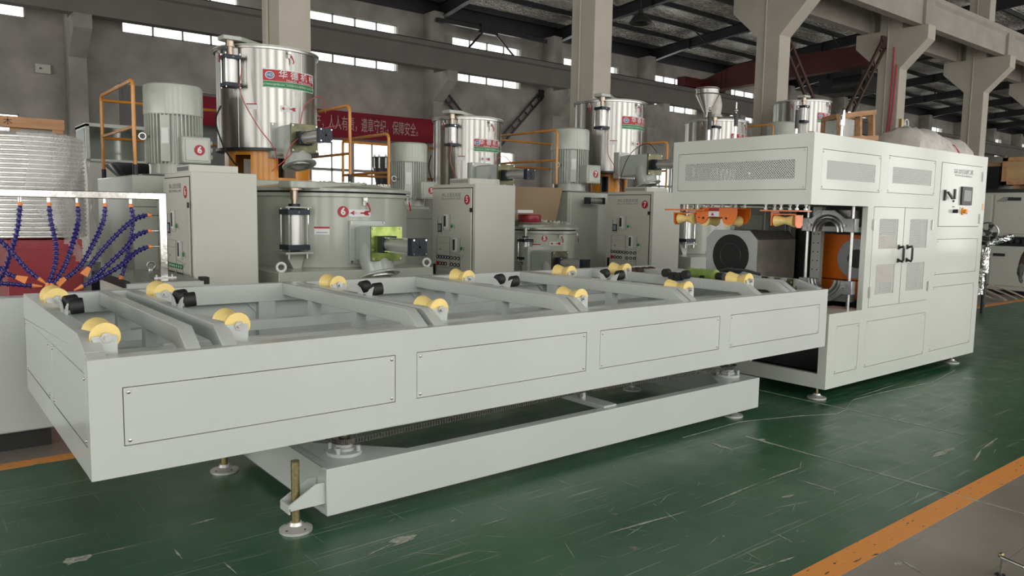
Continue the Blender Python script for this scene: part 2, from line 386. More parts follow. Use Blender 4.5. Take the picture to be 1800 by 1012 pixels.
# ================================================================== SETTING
fl = struct('floor', MB().box(-12, 95, -12, 23, -.2, 0), 'floor')
for y0, y1 in ((-1.588, -1.455), (2.215, 2.345)):
    MB().box(-12, 95, y0, y1, 0, .0015).build('painted_line', 'stripe', fl)
M['joint'] = mat('pale_joint_filler', (.36, .38, .32), .7, var=.5, vs=14)
M['scuff'] = mat('worn_to_concrete', (.36, .37, .31), .8, var=.5, vs=40)
for x, a, b in ((4.245, -3.5, -.05), (5.64, -1.0, .9)):
    p = MB(); n = 14
    for i in range(n):
        ya, yb = a+(b-a)*i/n, a+(b-a)*(i+1)/n; wa = random.uniform(.005, .012)
        p.box(x-wa, x+wa, ya, yb, .0005, .0018)
    p.build('floor_joint', 'joint', fl)
def scuff(pts):
    zz = .0008+random.random()*.0008; MB().add([(x, y, zz) for x, y in pts], [tuple(range(len(pts)))]).build('scuff_mark', 'scuff', fl)
for i in range(150):
    x = random.uniform(-.2, 8.5); y = random.uniform(-1.4, .0); a = random.choice([.2, .3, -.6, 2.2, 1.2])+random.uniform(-.2, .2); L = random.uniform(.01, .12); wd = random.uniform(.001, .003)
    dx, dy = math.cos(a)*L, math.sin(a)*L; nx, ny = -math.sin(a)*wd, math.cos(a)*wd
    scuff([(x-dx, y-dy), (x+nx, y+ny), (x+dx, y+dy), (x-nx, y-ny)])
for x0, y0, x1, y1, wd in [(3.72,-0.76,3.72,-1.08,0.0097),(3.35,-0.89,3.47,-0.91,0.0172),(3.17,-0.95,3.44,-1.02,0.0055),(3.9,0.01,3.89,-0.19,0.0286),(4.88,-1.09,5.24,-1.09,0.0311),(7.83,-0.14,7.94,-0.25,0.0483),(2.15,-0.63,2.82,-0.7,0.0089),(2.82,-0.7,3.51,-0.67,0.0082),(3.51,-0.67,3.98,-0.67,0.0102),(2.36,-1.31,2.59,-1.34,0.0091),(2.59,-1.34,2.73,-1.36,0.0074),(2.9,-1.12,2.86,-1.27,0.0042),(5.0,-1.3,5.35,-1.22,0.0087),(5.35,-1.22,5.78,-1.18,0.0102),(3.11,-1.67,3.04,-1.82,0.0098),(0.54,0.71,0.69,0.72,0.0138),(-0.24,0.9,0.19,0.91,0.0045),(0.09,0.63,0.29,0.61,0.0039),(0.41,0.48,0.41,0.33,0.0059),(0.55,0.2,0.56,0.04,0.0051),(1.09,-0.14,1.27,-0.09,0.0055),(1.25,-0.12,1.39,-0.1,0.0118),(1.63,-0.05,1.68,-0.03,0.0065),(1.73,-0.18,1.94,-0.18,0.0045),(6.29,0.46,6.89,0.5,0.0166),(3.49,0.44,3.8,0.45,0.0089),(6.07,0.08,7.3,0.13,0.0079)]:
    L = math.hypot(x1-x0, y1-y0); ux, uy = (x1-x0)/L, (y1-y0)/L; n = 7
    up = [(x0+ux*L*i/n-uy*wd*math.sin(PI*(i+.0)/n)*random.uniform(.5, 1.1), y0+uy*L*i/n+ux*wd*math.sin(PI*i/n)*random.uniform(.5, 1.1)) for i in range(n+1)]
    dn = [(x0+ux*L*i/n+uy*wd*math.sin(PI*i/n)*random.uniform(.3, 1.1), y0+uy*L*i/n-ux*wd*math.sin(PI*i/n)*random.uniform(.3, 1.1)) for i in range(n-1, 0, -1)]
    zz = .0010+random.random()*.0006; mb = MB(); mb.v = [(x, y, zz) for x, y in up]+[(x, y, zz) for x, y in [up[0]]+dn[::-1]+[up[-1]]]
    mb.f = [(i, i+1, n+2+i, n+1+i) for i in range(n)]; mb.mi = [0]*n; mb.build('scuff_mark', 'scuff', fl, smooth=False)
for x, y, r in ((.03, .62, .05), (1.33, -.08, .05), (3.06, -1.69, .02), (4.27, -.17, .03)):
    scuff([(x+r*random.uniform(.6, 1.1)*math.cos(k*PI/6)*1.6, y+r*random.uniform(.5, 1)*math.sin(k*PI/6)) for k in range(12)])
t_ = thing('loose_string', 'thin pale string lying in a curve on the green floor before the belling machine', 'string', (5.4, -.1, 0))
MB().tube([(3.83,.198,.004), (4.54,.208,.004), (5.07,.038,.004), (5.41,-.117,.004), (5.60,-.10,.004), (5.72,-.05,.004), (6.0,.045,.004), (6.6,.024,.004), (7.38,-.055,.004), (8.25,.074,.004)], .0016, 6).build('string', 'joint', t_)
# far wall with two rows of windows
WY = 22.2; wins = []; door = (4.75, 8.05, 0, 5.23)
for k in range(-2, 15):
    x = 4.9+5.9*k; wins.append((x, x+3.45, 6.7, 8.42))
    if k != 0 and k < 6: wins.append((x, x+3.2, 1.2, 4.1))
struct('wall_far', grid('y', WY, .3, -12, 95, 0, 10, wins+[door], MB()), 'wall')
n_ = 0
for x0, x1, z0, z1 in wins:
    n_ += 1; t_ = .05; f = MB(); npn = 4
    f.box(x0, x1, WY+.05, WY+.12, z0, z0+t_); f.box(x0, x1, WY+.05, WY+.12, z1-t_, z1)
    for i in range(npn+1):
        xx = x0+(x1-x0)*i/npn; f.box(max(x0, xx-t_/2), min(x1, xx+t_/2), WY+.05, WY+.12, z0, z1)
    if z1 < 5: f.box(x0, x1, WY+.05, WY+.12, 2.95, 3.05); f.box((x0+x1)/2-.07, (x0+x1)/2+.07, WY+.04, WY+.13, z0, z1)
    o = struct('window_%d' % n_, f, 'window')
    for i in range(npn): MB().box(x0+(x1-x0)*i/npn, x0+(x1-x0)*(i+1)/npn, WY+.08, WY+.088, z0, z1).build('pane', 'glass', o)
f = MB().box(4.76, 8.04, WY+.06, WY+.12, .01, 5.22)
for x in (4.76, 6.37, 7.96): f.box(x, x+.08, WY+.03, WY+.14, .01, 5.22)
struct('door_1', f, 'doorm')
# unseen near wall: openings and piers shaped for daylight and drum reflections; end walls
struct('wall_near', grid('y', -8.6, .3, -12, 95, 0, 9.3, [(-11.2+5.0*k, -8.0+5.0*k, .4, 9.0) for k in range(21)], MB()), 'wall')
struct('wall_left', grid('x', -12, .3, -8.3, 22.2, 0, 10, [(-6, 12, .3, 5.4)], MB()), 'wall')  # unseen wall; opening height set for the light on left-facing sides
struct('wall_right', MB().box(94.7, 95, -8.3, 22.2, 0, 10), 'wall')
# roof: foil insulation panels between purlins and rafters
def rz(y): return 10.35-.075*(y-7.4) if y > 7.4 else 10.35-.055*(7.4-y)
roof = struct('ceiling', MB().prism([(-8.6, rz(-8.6)+.32), (7.4, 10.35+.32), (22.6, rz(22.6)+.32), (22.6, rz(22.6)+.42), (7.4, 10.77), (-8.6, rz(-8.6)+.42)], 'x', -12, 95), 'roofst')
for k in range(-2, 15):
    x0 = 3.85+6*k
    MB().add([(x0, 7.5, rz(7.5)+.28), (x0+6, 7.5, rz(7.5)+.28), (x0+6, 22.1, rz(22.1)+.28), (x0, 22.1, rz(22.1)+.28)], [(0, 1, 2, 3)]).build('insulation_sheet', 'rfoil', roof)
    # I-beam rafter
    p = MB(); xr = x0
    p.prism([(7.7, rz(7.7)-.35), (20, rz(20)-.3), (22.1, rz(22.1)-.45), (22.1, rz(22.1)+.1), (7.7, rz(7.7)+.1)], 'x', xr-.008, xr+.008)
    p.prism([(7.7, rz(7.7)-.37), (20, rz(20)-.32), (22.1, rz(22.1)-.47), (22.1, rz(22.1)-.45), (20, rz(20)-.3), (7.7, rz(7.7)-.35)], 'x', xr-.11, xr+.11)
    p.prism([(7.7, rz(7.7)+.08), (22.1, rz(22.1)+.08), (22.1, rz(22.1)+.1), (7.7, rz(7.7)+.1)], 'x', xr-.11, xr+.11)
    for yy in (10.5, 13.5, 16.5, 19.5): p.box(xr-.1, xr+.1, yy-.01, yy+.01, rz(yy)-.36, rz(yy)+.1)
    p.build('rafter', 'roofst', roof)
    for y in (9.6, 12.6, 15.6, 18.6):
        q = MB(); q.beam((x0-.1, y, rz(y)-.25), (x0-.75, y, rz(y)+.05), .05, .05); q.beam((x0+.1, y, rz(y)-.25), (x0+.75, y, rz(y)+.05), .05, .05); q.build('knee_brace', 'roofst', roof)
for i in range(10):
    y = 8.1+1.5*i
    MB().box(-12, 95, y-.04, y+.04, rz(y)+.08, rz(y)+.27).build('purlin', 'roofst', roof)
struct('trim_1', MB().box(-12, 95, 21.9, 22.2, 9.0, 9.45), 'roofst')
# near column row with corbels
xs = [3.636+6*k for k in range(-2, 10)]
posn = {0: 'column behind the tall polished drum numbered six', 1: 'column left of the second large polished drum', 2: 'double bracket column behind the drum at the machine corner', 3: 'double bracket column with red cords beside the ladder brace', 4: 'double bracket column above the white bulk bag', 5: 'double bracket column at the right picture edge'}
for k, x in enumerate(xs):
    i = k-2
    p = MB().prism([(7.13, 0), (7.75, 0), (7.75, 5.85), (8.44, 6.5), (8.44, 6.9), (7.75, 6.9), (7.75, 10.0), (7.13, 10.0), (7.13, 6.9), (6.42, 6.9), (6.42, 6.52), (7.13, 5.8)], 'x', x, x+.46)
    t_ = thing('concrete_column', (('beige plastered '+posn[i]) if i in posn else ('beige double bracket column standing %s along the far end of the row' % {6: 'seventh', 7: 'eighth', 8: 'ninth', 9: 'tenth'}[i]) if i > 5 else ('beige bracket column outside the left picture edge, the %s one' % ('nearer' if i == -1 else 'farther'))), 'column', (x+.23, 7.44, 0), 'columns of the middle row')
    p.build('shaft', 'conc', t_, bevel=.008)
    MB().cyl((x-.02, 7.5, .2), (x-.02, 7.5, 10), .022, 10).build('conduit_pipe', 'conc', t_)
o = bpy.data.objects
for lab, y0, y1, mt, z0, z1 in (('beige concrete crane beam on the near brackets of the column row', 6.5, 6.9, 'beamc', 6.9, 7.72), ('beige concrete crane beam on the far brackets of the column row', 7.95, 8.35, 'beamc', 6.9, 7.72)):
    t_ = thing('crane_runway_beam', lab, 'beam', (20, (y0+y1)/2, z0))
    MB().prism([(y0+.08, z0), (y1-.08, z0), (y1-.08, z1-.2), (y1, z1-.12), (y1, z1), (y0, z1), (y0, z1-.12), (y0+.08, z1-.2)], 'x', -12, 94).build('beam_body', mt, t_)
    MB().box(-12, 94, (y0+y1)/2-.04, (y0+y1)/2+.04, z1, z1+.1).build('rail', 'crane', t_)
    q = MB()
    for x in xs: q.box(x-.03, x+.49, y0-.004, y0+.09, z0, z1-.1)
    stuff(q.build('end_block', mt, t_))
t_ = thing('crane_runway_beam', 'long dark grey concrete crane beam along the far wall in front of the windows', 'beam', (40, 20.7, 6.72))
MB().prism([(20.5, 6.72), (20.9, 6.72), (20.9, 7.4), (21, 7.45), (21, 7.6), (20.4, 7.6), (20.4, 7.45), (20.5, 7.4)], 'x', -12, 94).build('beam_body', 'dbeam', t_)
MB().box(-12, 94, 20.66, 20.74, 7.6, 7.7).build('rail', 'roofst', t_)
for k in range(-2, 15):
    x = 3.35+6*k
    p = MB().prism([(22.2, 0), (21.45, 0), (21.45, 5.7), (20.5, 6.35), (20.5, 6.72), (21.45, 6.72), (21.45, 9.0), (22.2, 9.0)], 'x', x, x+.45)
    struct('trim_%d' % (k+4), p, 'wall')
# bracing in bay 15.6 - 21.6
def lattice(p0, p1, label, mt='dark'):
    t_ = thing('lattice_brace', label, 'brace', p0); p0 = Vector(p0); p1 = Vector(p1); d = (p1-p0)
    u = Vector((-d.z, 0, d.x)).normalized()*.13
    for s in (-1, 1): MB().beam(p0+u*s, p1+u*s, .06, .07).build('side_bar', mt, t_)
    n = max(4, int(d.length/.45))
    for i in range(n):
        c = p0+d*(i+.5)/n; MB().beam(c-u, c+u, .04, .05).build('rung', mt, t_)
    MB().box(p0.x-.16, p0.x+.16, p0.y-.03, p0.y+.03, p0.z-.1, p0.z+.25).build('gusset_plate', mt, t_)
def crossbrace(y, pl, pm, pr_, label, mt):
    t_ = thing('lattice_brace', label, 'brace', (pm[0], y, pm[1]))
    for (ax_, az), (bx_, bz) in ((pl, pm), (pr_, pm)):
        p0 = Vector((ax_, y, az)); p1 = Vector((bx_, y, bz)); d = p1-p0; u = Vector((-d.z, 0, d.x)).normalized()*.13
        for s in (-1, 1): MB().beam(p0+u*s, p1+u*s, .06, .07).build('side_bar', mt, t_)
        n = int(d.length/.45)
        for i in range(n):
            c = p0+d*(i+.5)/n; MB().beam(c-u, c+u, .04, .05).build('rung', mt, t_)
        MB().box(ax_-.14, ax_+.14, y-.03, y+.03, az-.12, az+.22).build('gusset_plate', mt, t_)
    MB().box(pm[0]-.25, pm[0]+.25, y-.03, y+.03, pm[1]-.3, pm[1]+.2).build('gusset_plate', mt, t_)
    return t_
crossbrace(22.05, (16.0, 6.35), (18.5, 3.95), (21.2, 6.6), 'black ladder shaped V brace between two far wall piers', 'dark')
crossbrace(7.55, (16.27, 6.2), (18.95, 3.4), (21.48, 6.5), 'brown ladder shaped V brace between the corner drum column and the corded column', 'brown')
t_ = thing('wall_tie', 'black horizontal steel tie with two splayed struts above a far window', 'brace', (17.8, 21.2, 8.5))
MB().beam((15.3, 21.2, 8.62), (20.7, 21.2, 8.62), .12, .14).build('tie_bar', 'roofst', t_)
MB().box(17.3, 18.1, 21.1, 21.3, 8.45, 8.8).build('hub_plate', 'roofst', t_)
for s in (-1, 1): MB().beam((17.7+s*.3, 21.15, 8.5), (17.7+s*1.2, 20.95, 7.65), .06, .06).build('strut', 'roofst', t_)
# red bridge crane
t_ = thing('bridge_crane', 'dark red overhead bridge crane spanning above the far bay', 'crane', (30.5, 14, 7.7))
MB().prism([(21.6, 7.8), (20.6, 7.8), (19.7, 7.55), (8.6, 7.83), (8.6, 8.5), (18.6, 8.6), (20.4, 8.15), (21.6, 8.15)], 'x', 30.2, 30.7).build('girder', 'crane', t_)
MB().box(28.8, 32, 20.5, 20.95, 7.7, 8.12).build('end_carriage', 'crane', t_)
MB().box(28.8, 32, 8.0, 8.4, 7.83, 8.2).build('end_carriage', 'crane', t_)
for y in (19.2, 19.45): MB().box(30.17, 30.2, y, y+.03, 7.7, 8.5).build('stiffener', 'crane', t_)
p = MB().box(29.9, 31, 12.3, 14.3, 6.7, 7.3); p.cyl((30.0, 12.4, 7.0), (30.0, 13.6, 7.0), .33, 16); p.box(30.1, 30.8, 12.6, 13.8, 7.3, 7.56)
p.build('hoist', 'dark', t_)
MB().cyl((30, 12.8, 6.8), (30, 12.8, 4.5), .02, 6).build('hoist_rope', 'dark', t_)
# hanging lamp, wall camera box
t_ = thing('pendant_lamp', 'dark bell shaped hanging factory lamp under the roof foil', 'lamp', (16.23, 12, 7))
MB().cyl((16.23, 12, 7.4), (16.23, 12, rz(12)+.2), .012, 6).build('cord', 'lamp', t_)
MB().lathe([(.0, .42), (.07, .40), (.08, .28), (.2, .2), (.31, .05), (.33, 0), (.31, 0), (.19, .17), (0, .22)], (16.23, 12, 7.0), (0,0,1), 20).build('lamp_shade', 'lamp', t_)
t_ = thing('junction_box', 'small pale electrical box fixed high on the far wall', 'box', (2.82, 22.1, 5.35))
MB().box(2.62, 3.0, 22.06, 22.2, 5.25, 5.5).build('housing', 'cab', t_, bevel=.01); MB().box(2.72, 2.78, 22.04, 22.06, 5.36, 5.4).build('knob', 'black', t_)
# banner
t_ = thing('safety_banner', 'long red cloth banner with pale Chinese characters on the far wall', 'banner', (12.5, 21.9, 4.1))
p = MB(); n = 30
for i in range(n+1):
    x = 6.6+8.8*i/n; s = -.05*math.sin(PI*i/n)
    p.v += [(x, 21.42+.01*math.sin(i*2.1), 4.12+s), (x, 21.42+.012*math.sin(i*1.7+1), 5.0+s*.6)]
for i in range(n): p.f.append((2*i, 2*i+2, 2*i+3, 2*i+1)); p.mi.append(0)
o_ = p.build('cloth', 'banner', t_); sm = o_.modifiers.new('thick', 'SOLIDIFY'); sm.thickness = .01
text('安全生产，人人有责，遵章守纪，保障安全。', .52, 'lettering', 'btext', t_, onY(12.3, 21.38, 4.52), .48)
for x in (6.6, 15.4): MB().beam((x, 21.42, 5.0), (x+(.3 if x > 10 else -.3), 21.5, 5.1), .01, .01).build('tie_cord', 'lwhite', t_)
# ================================================================== PIPE TIPPING TABLE
TB = thing('pipe_tipping_table', 'long low white grey steel pipe table with cream rollers, screw lifted on a floor base', 'machine', (2.7, .9, 0))
holes = [(.117, 1.335), (1.455, 2.638), (2.75, 3.94), (4.06, 5.265)]
grid('y', 0, .055, 0, 5.378, .553, 1.027, [(a, b, .672, .909) for a, b in holes], MB()).build('near_side_frame', 'white', TB)
MB().box(.0605, 5.317, .0551, .09, .96, 1.0269).box(.0605, 5.317, .0551, .09, .5531, .64).build('near_rail', 'white', TB)
for a, b in holes: panelY('cover_panel', a, b, .672, .909, 0, 'whitep', TB)
def endprof(e): return [(0, .553), (1.88, .553), (1.88, 1.105), (.197, 1.105), (0, 1.027)]
# left end: frame bars around two panels, sloping near corner
MB().box(0, .06, .0552, 1.88, .553, .672).box(0, .06, .0552, .06, .672, .965).box(0, .06, .90, 1.0, .672, .965).box(0, .06, 1.85, 1.88, .672, .965)\
  .prism([(.0552, .965), (1.88, .965), (1.88, 1.105), (.197, 1.105), (.0552, 1.049)], 'x', 0, .07).prism([(0, 1.0272), (.0551, 1.0272), (.0551, 1.0488)], 'x', 0, .07).build('end_frame', 'white', TB, bevel=.002)
panelX('end_cover_panel', .0605, .90, .672, .965, 0, 'whitep', TB); panelX('end_cover_panel', 1.0, 1.85, .672, .965, 0, 'whitep', TB)
MB().prism([(.0552, .553), (1.88, .553), (1.88, 1.09), (.27, 1.09), (.1, 1.046), (.0552, 1.03)], 'x', 5.318, 5.378).build('end_plate', 'white', TB, bevel=.003)
# far side
MB().box(.07, 5.318, 1.80, 1.88, .985, 1.105).box(.06, 5.318, 1.80, 1.88, .553, .64).build('far_rail', 'white', TB, bevel=.002)
for x in (1.326, 2.6, 3.9): MB().box(x, x+.114, 1.80, 1.87, .64, .985).build('far_post', 'white', TB)
for a, b in ((.07, 1.326), (1.44, 2.6), (2.714, 3.9), (4.014, 5.3)):
    MB().box(a, b, 1.862, 1.872, .64, .985).build('back_panel', 'whitep', TB)
    for x, s in ((a, 1), (b, -1)): MB().prism([(x, .98), (x+.07*s, .98), (x, .91)], 'y', 1.85, 1.858).build('corner_gusset', 'white', TB)
# bottom cross members and inner rails
for y in (.75, 1.35):
    MB().box(.2, 5.318, y-.03, y+.03, .872, .934).build('inner_rail', 'white', TB, bevel=.002)
for x in (1.0, 2.3, 3.6, 4.8):
    MB().box(x, x+.08, .09, 1.8, .56, .63).build('floor_crossbar', 'white', TB, bevel=.002)
beams = [.37, .52, 1.49, 1.59, 2.55, 2.635, 3.59, 3.675, 4.455, 4.84, 4.93]
for x in beams:
    w_ = .062
    MB().prism([(1.80, 1.105), (1.80, 1.025), (.22, 1.025), (.04, .95), (.04, 1.024), (.17, 1.105)], 'x', x, x+w_).build('cross_beam', 'white', TB, bevel=.003)
    if x in (.37, 1.49, 2.55, 3.59, 4.455):
        for y in (.75, 1.35): MB().box(x, x+w_, y-.035, y+.035, .934, 1.025).build('support_post', 'white', TB)
RP = [(-.055, .058), (-.052, .060), (.07, .040), (.1, .036), (.13, .040), (.252, .060), (.255, .058)]
def roller(x, y, z=1.092, big=False):
    """hourglass roller, axis along y, starting at y"""
    pr = [(0, 0), (.056, 0), (.058, .004), (.044, .06), (.033, .09), (.044, .12), (.058, .176), (.056, .18), (0, .18)]
    o = MB().lathe(pr, (x, y, z), (0, 1, 0), 24).build('roller', 'yellow', TB)
    MB().prism([(x-.055, z+.006), (x+.04, z+.006), (x+.04, z-.075), (x-.025, z-.075)], 'y', y-.014, y-.006).build('bracket', 'whitep', o)
    MB().box(x-.03, x+.03, y+.186, y+.194, z-.07, z+.015).build('bracket', 'whitep', o)
    MB().cyl((x, y-.035, z), (x, y+.2, z), .011, 12).cyl((x, y-.022, z), (x, y-.014, z), .022, 6).build('axle_bolt', 'steel', o)
rx = [.115, .625, 1.695, 2.74, 3.78, 4.487]
for i, x in enumerate(rx):
    if i < 5: roller(x-.025 if i == 0 else x, .135 if i == 0 else .16); roller(x-.02 if i == 0 else x, 1.36, 1.122)
roller(4.52, .17, 1.12); roller(4.47, 1.38, 1.12)
def wheels(x, y, z=1.112):
    p = MB().prism([(y-.11, z+.05), (y-.06, z-.055), (y+.06, z-.055), (y+.11, z+.05), (y+.06, z+.03), (y, z-.02), (y-.06, z+.03)], 'x', x-.006, x)
    p.box(x-.03, x, y-.08, y+.08, z-.075, z-.05)
    o = p.build('wheel_bracket', 'whitep', TB)
    for s in (-1, 1):
        c = Vector((x+.01, y+s*.075, z+.03))
        MB().lathe([(0, 0), (.034, 0), (.037, .006), (.037, .05), (.034, .056), (0, .056)], c, (1, s*.2, .1), 20).build('rubber_wheel', 'rubber', o)
for x in (.06, .565, 1.635, 2.68, 3.72): wheels(x, .88)
# roller chain of small black wheels and green geared motor near the machine end
o = MB().box(4.44, 4.452, .55, 1.0, 1.03, 1.07).build('wheel_strip', 'whitep', TB)
for k, (dy, dz) in enumerate(((.9, .03), (.83, .008), (.77, .008), (.70, .03))): MB().cyl((4.40, dy, 1.10+dz), (4.45, dy, 1.10+dz), .035, 16).build('rubber_wheel', 'rubber', o)
g = MB().cyl((4.70, .88, 1.115), (4.70, .60, 1.115), .048, 24).cyl((4.70, .92, 1.115), (4.70, .88, 1.115), .035, 20).build('drive_motor', 'green', TB)
for y in (.86, .74, .62): MB().cyl((4.70, y+.01, 1.115), (4.70, y-.01, 1.115), .053, 24).build('collar', 'green', g)
MB().cyl((4.65, .86, 1.09), (4.65, .83, 1.09), .025, 12).cyl((4.65, .72, 1.09), (4.65, .69, 1.09), .025, 12).cyl((4.70, .59, 1.115), (4.70, .53, 1.115), .032, 14).build('shaft_end', 'rubber', g)
for i in range(5):
    MB().ball((4.62+.09*i+.02*random.random(), 1.55+.02*random.random(), 1.09), .055, 8, .6).build('cloth_lump', 'brown', TB)
p = MB()
for y in (.2, .32, .44): p.lathe([(0, 0), (.022, 0), (.022, .03), (0, .03)], (5.14, y, 1.075), (-1, 0, 0), 12); p.box(5.14, 5.17, y-.03, y+.03, 1.0, 1.105)
p.box(5.1, 5.24, .2, .5, .98, 1.04); p.build('clamp_linkage', 'dplate', TB)
MB().tube([(4.75, .75, 1.12), (4.85, .6, 1.17), (4.95, .5, 1.16), (5.02, .4, 1.13)], .012, 8).build('hose', 'rubber', TB)
# lift base
bz0, bz1 = .062, .308; bx0, bx1, by0, by1 = 1.088, 4.86, .257, 1.52
p = MB().box(bx0, bx1, by0, by0+.05, bz0, bz1).box(bx0, bx1, by1-.05, by1, bz0, bz1).box(bx0, bx0+.05, by0+.05, by1-.05, bz0, bz1).box(bx1-.05, bx1, by0+.05, by1-.05, bz0, bz1)
p.build('base_frame', 'white', TB, bevel=.004)
for pts in ([(bx0+.05, by0+.05), (1.62, by0+.05), (1.22, .72), (1.22, 1.05), (1.62, by1-.05), (bx0+.05, by1-.05)], [(bx1-.05, by0+.05), (4.4, by0+.05), (4.68, .62), (4.68, 1.05), (4.4, by1-.05), (bx1-.05, by1-.05)]):
    MB().prism(pts, 'z', bz1-.012, bz1-.001).build('top_plate', 'whitep', TB)
MB().box(3.12, 3.24, by0+.05, by1-.05, bz1-.02, bz1+.012).build('base_crossbar', 'white', TB, bevel=.003)
p = MB().box(bx0+.05, bx1-.05, by0+.05, by0+.075, bz1-.02, bz1-.002); p.build('inner_lip', 'white', TB)
def lift(x, y, full=True):
    if full:
        o = MB().lathe([(0, 0), (.095, 0), (.095, .018), (.055, .022), (.055, .035), (.045, .04), (.045, .055), (0, .055)], (x, y, bz1), (0,0,1), 28).build('bearing_flange', 'whitep', TB)
        for a in (0, PI/2, PI, 3*PI/2): MB().cyl((x+.08*math.cos(a+.7), y+.08*math.sin(a+.7), bz1+.018), (x+.08*math.cos(a+.7), y+.08*math.sin(a+.7), bz1+.05), .012, 8).build('lug', 'whitep', o)
        MB().cyl((x, y, bz1+.03), (x, y, .56), .022, 14).build('lift_screw', 'zinc', TB)
    p = MB(); n = 20; zc = bz1+.078
    vs = []
    for i in range(n*2):
        a = PI*i/n; r = .062 if i % 2 else .052; vs.append((x+r*math.cos(a), y+r*math.sin(a)))
    p.prism(vs, 'z', zc-.008, zc+.008); p.cyl((x, y, zc-.03), (x, y, zc+.02), .03, 14)
    p.build('sprocket', 'chain', TB)
for x, y in ((1.28, .45), (4.70, .45), (1.28, 1.3), (4.70, 1.3)): lift(x, y)
lift(3.18, .58, False); MB().cyl((3.18, .58, bz1), (3.18, .58, bz1+.08), .03, 14).build('idler_bearing', 'steel', TB)
def chainrun(p0, p1, parent):
    p0 = Vector(p0); p1 = Vector(p1); d = p1-p0; n = int(d.length/.019); u = d.normalized(); sd = Vector((-u.y, u.x, 0)); mb = MB()
    for i in range(n):
        c = p0+d*(i+.5)/n
        for z in (-.012, .012): mb.beam(c-u*.0105+Vector((0,0,z)), c+u*.0105+Vector((0,0,z)), .006 if i % 2 else .009, .0025)
        mb.cyl(c+Vector((0,0,-.015)), c+Vector((0,0,.015)), .0045, 6)
    return stuff(mb.build('drive_chain', 'chain', parent, smooth=False))
zc = bz1+.078
chainrun((1.28, .388, zc), (3.15, .52, zc), TB); chainrun((3.2, .515, zc), (4.70, .388, zc), TB); chainrun((1.217, .45, zc), (1.217, 1.3, zc), TB); chainrun((1.28, 1.362, zc), (4.70, 1.362, zc), TB)
p = MB()
for i in range(24):
    a = PI*.9+i*PI*1.1/24
    for x, y in ((1.28, .45), (4.70, .45)): p.box(x+.064*math.cos(a)-.004, x+.064*math.cos(a)+.004, y+.064*math.sin(a)-.004, y+.064*math.sin(a)+.004, zc-.014, zc+.014)
stuff(p.build('chain_wrap', 'chain', TB))
def foot(x, y, ztop, parent, mt='zinc', rs=.022):
    o = MB().lathe([(0, 0), (.082, 0), (.082, .012), (.06, .018), (.035, .03), (.028, .045), (0, .045)], (x, y, 0), (0,0,1), 28).build('levelling_foot', 'footsteel', parent)
    p = MB(); n = int((ztop-.04)/.005)
    p.lathe([(0, .04)]+[(rs*(.93 if i % 2 else 1), .04+(ztop-.04)*i/n) for i in range(n+1)]+[(0, ztop)], (x, y, 0), (0,0,1), 14)
    p.build('screw', mt, o); h = MB()
    for a in (.4, 1.97, 3.54, 5.1): h.cyl((x+.062*math.cos(a), y+.062*math.sin(a), .012), (x+.062*math.cos(a), y+.062*math.sin(a), .019), .006, 6)
    stuff(h.build('anchor_bolts', 'dark', o))
    return o
foot(.955, .335, .36, TB); foot(.955, 1.42, .36, TB); foot(4.66, .36, .12, TB, 'steel', .014); foot(4.66, 1.45, .12, TB, 'steel', .014)
for y in (.335, 1.42):
    p = MB().box(.90, bx0, y-.055, y+.055, .125, .137)
    for s in (-1, 1): p.prism([(.90, .137), (.90, .155), (1.04, .235), (bx0, .235), (bx0, .137)], 'y', y+s*.05-.004, y+s*.05+.004)
    p.box(.897, .905, y-.055, y+.055, .11, .155)
    p.build('foot_bracket', 'whitep', TB)
# ================================================================== BELLING MACHINE
BM = thing('pipe_belling_machine', 'tall white grey steel belling machine with perforated panels, control door and open roller bay', 'machine', (7.1, .9, 0))
KX0, KX1, KY0, KY1, KL = 5.32, 8.93, .16, 1.61, 5.715
H = 2.3; zb = .108
hs = [(5.457, 6.472, 1.842, 2.175), (6.617, 7.617, 1.846, 2.188), (6.395, 7.62, .787, 1.716), (7.755, 8.80, 1.533, 2.188), (7.765, 8.815, 1.038, 1.405),
      (7.755, 8.80, .238, .911), (5.847, 6.255, .232, .658), (6.386, 7.622, .230, .661), (KL, 6.285, .775, 1.714)]
grid('y', KY0, .05, KX0, KX1, 1.714, H, hs, MB()).build('upper_front_frame', 'mwhite', BM)
grid('y', KY0, .05, KL, KX1, zb, 1.714, hs, MB()).build('lower_front_frame', 'mwhite', BM)
for i in (4, 5, 6, 7): panelY('cover_panel', *hs[i], KY0, 'mwhitep', BM)
def perf_panel(h, inner):
    x0, x1, z0, z1 = h; a0, a1, b0, b1 = inner
    o = grid('y', KY0+.0015, .006, x0+.004, x1-.004, z0+.004, z1-.004, [inner], MB()).build('vent_panel', 'mwhitep', BM)
    MB().add([(a0, KY0+.004, b0), (a1, KY0+.004, b0), (a1, KY0+.004, b1), (a0, KY0+.004, b1)], [(0,1,2,3)]).build('perforated_sheet', 'perfx', o)
    b = MB()
    for x in (x0+.022, x1-.022):
        for z in (z0+.022, z1-.022): b.lathe([(.0075, 0), (.007, .003), (0, .005)], (x, KY0, z), (0,-1,0), 10)
    stuff(b.build('screws', 'steel', o))
perf_panel(hs[0], (5.545, 6.375, 1.930, 2.085)); perf_panel(hs[1], (6.715, 7.535, 1.938, 2.09))
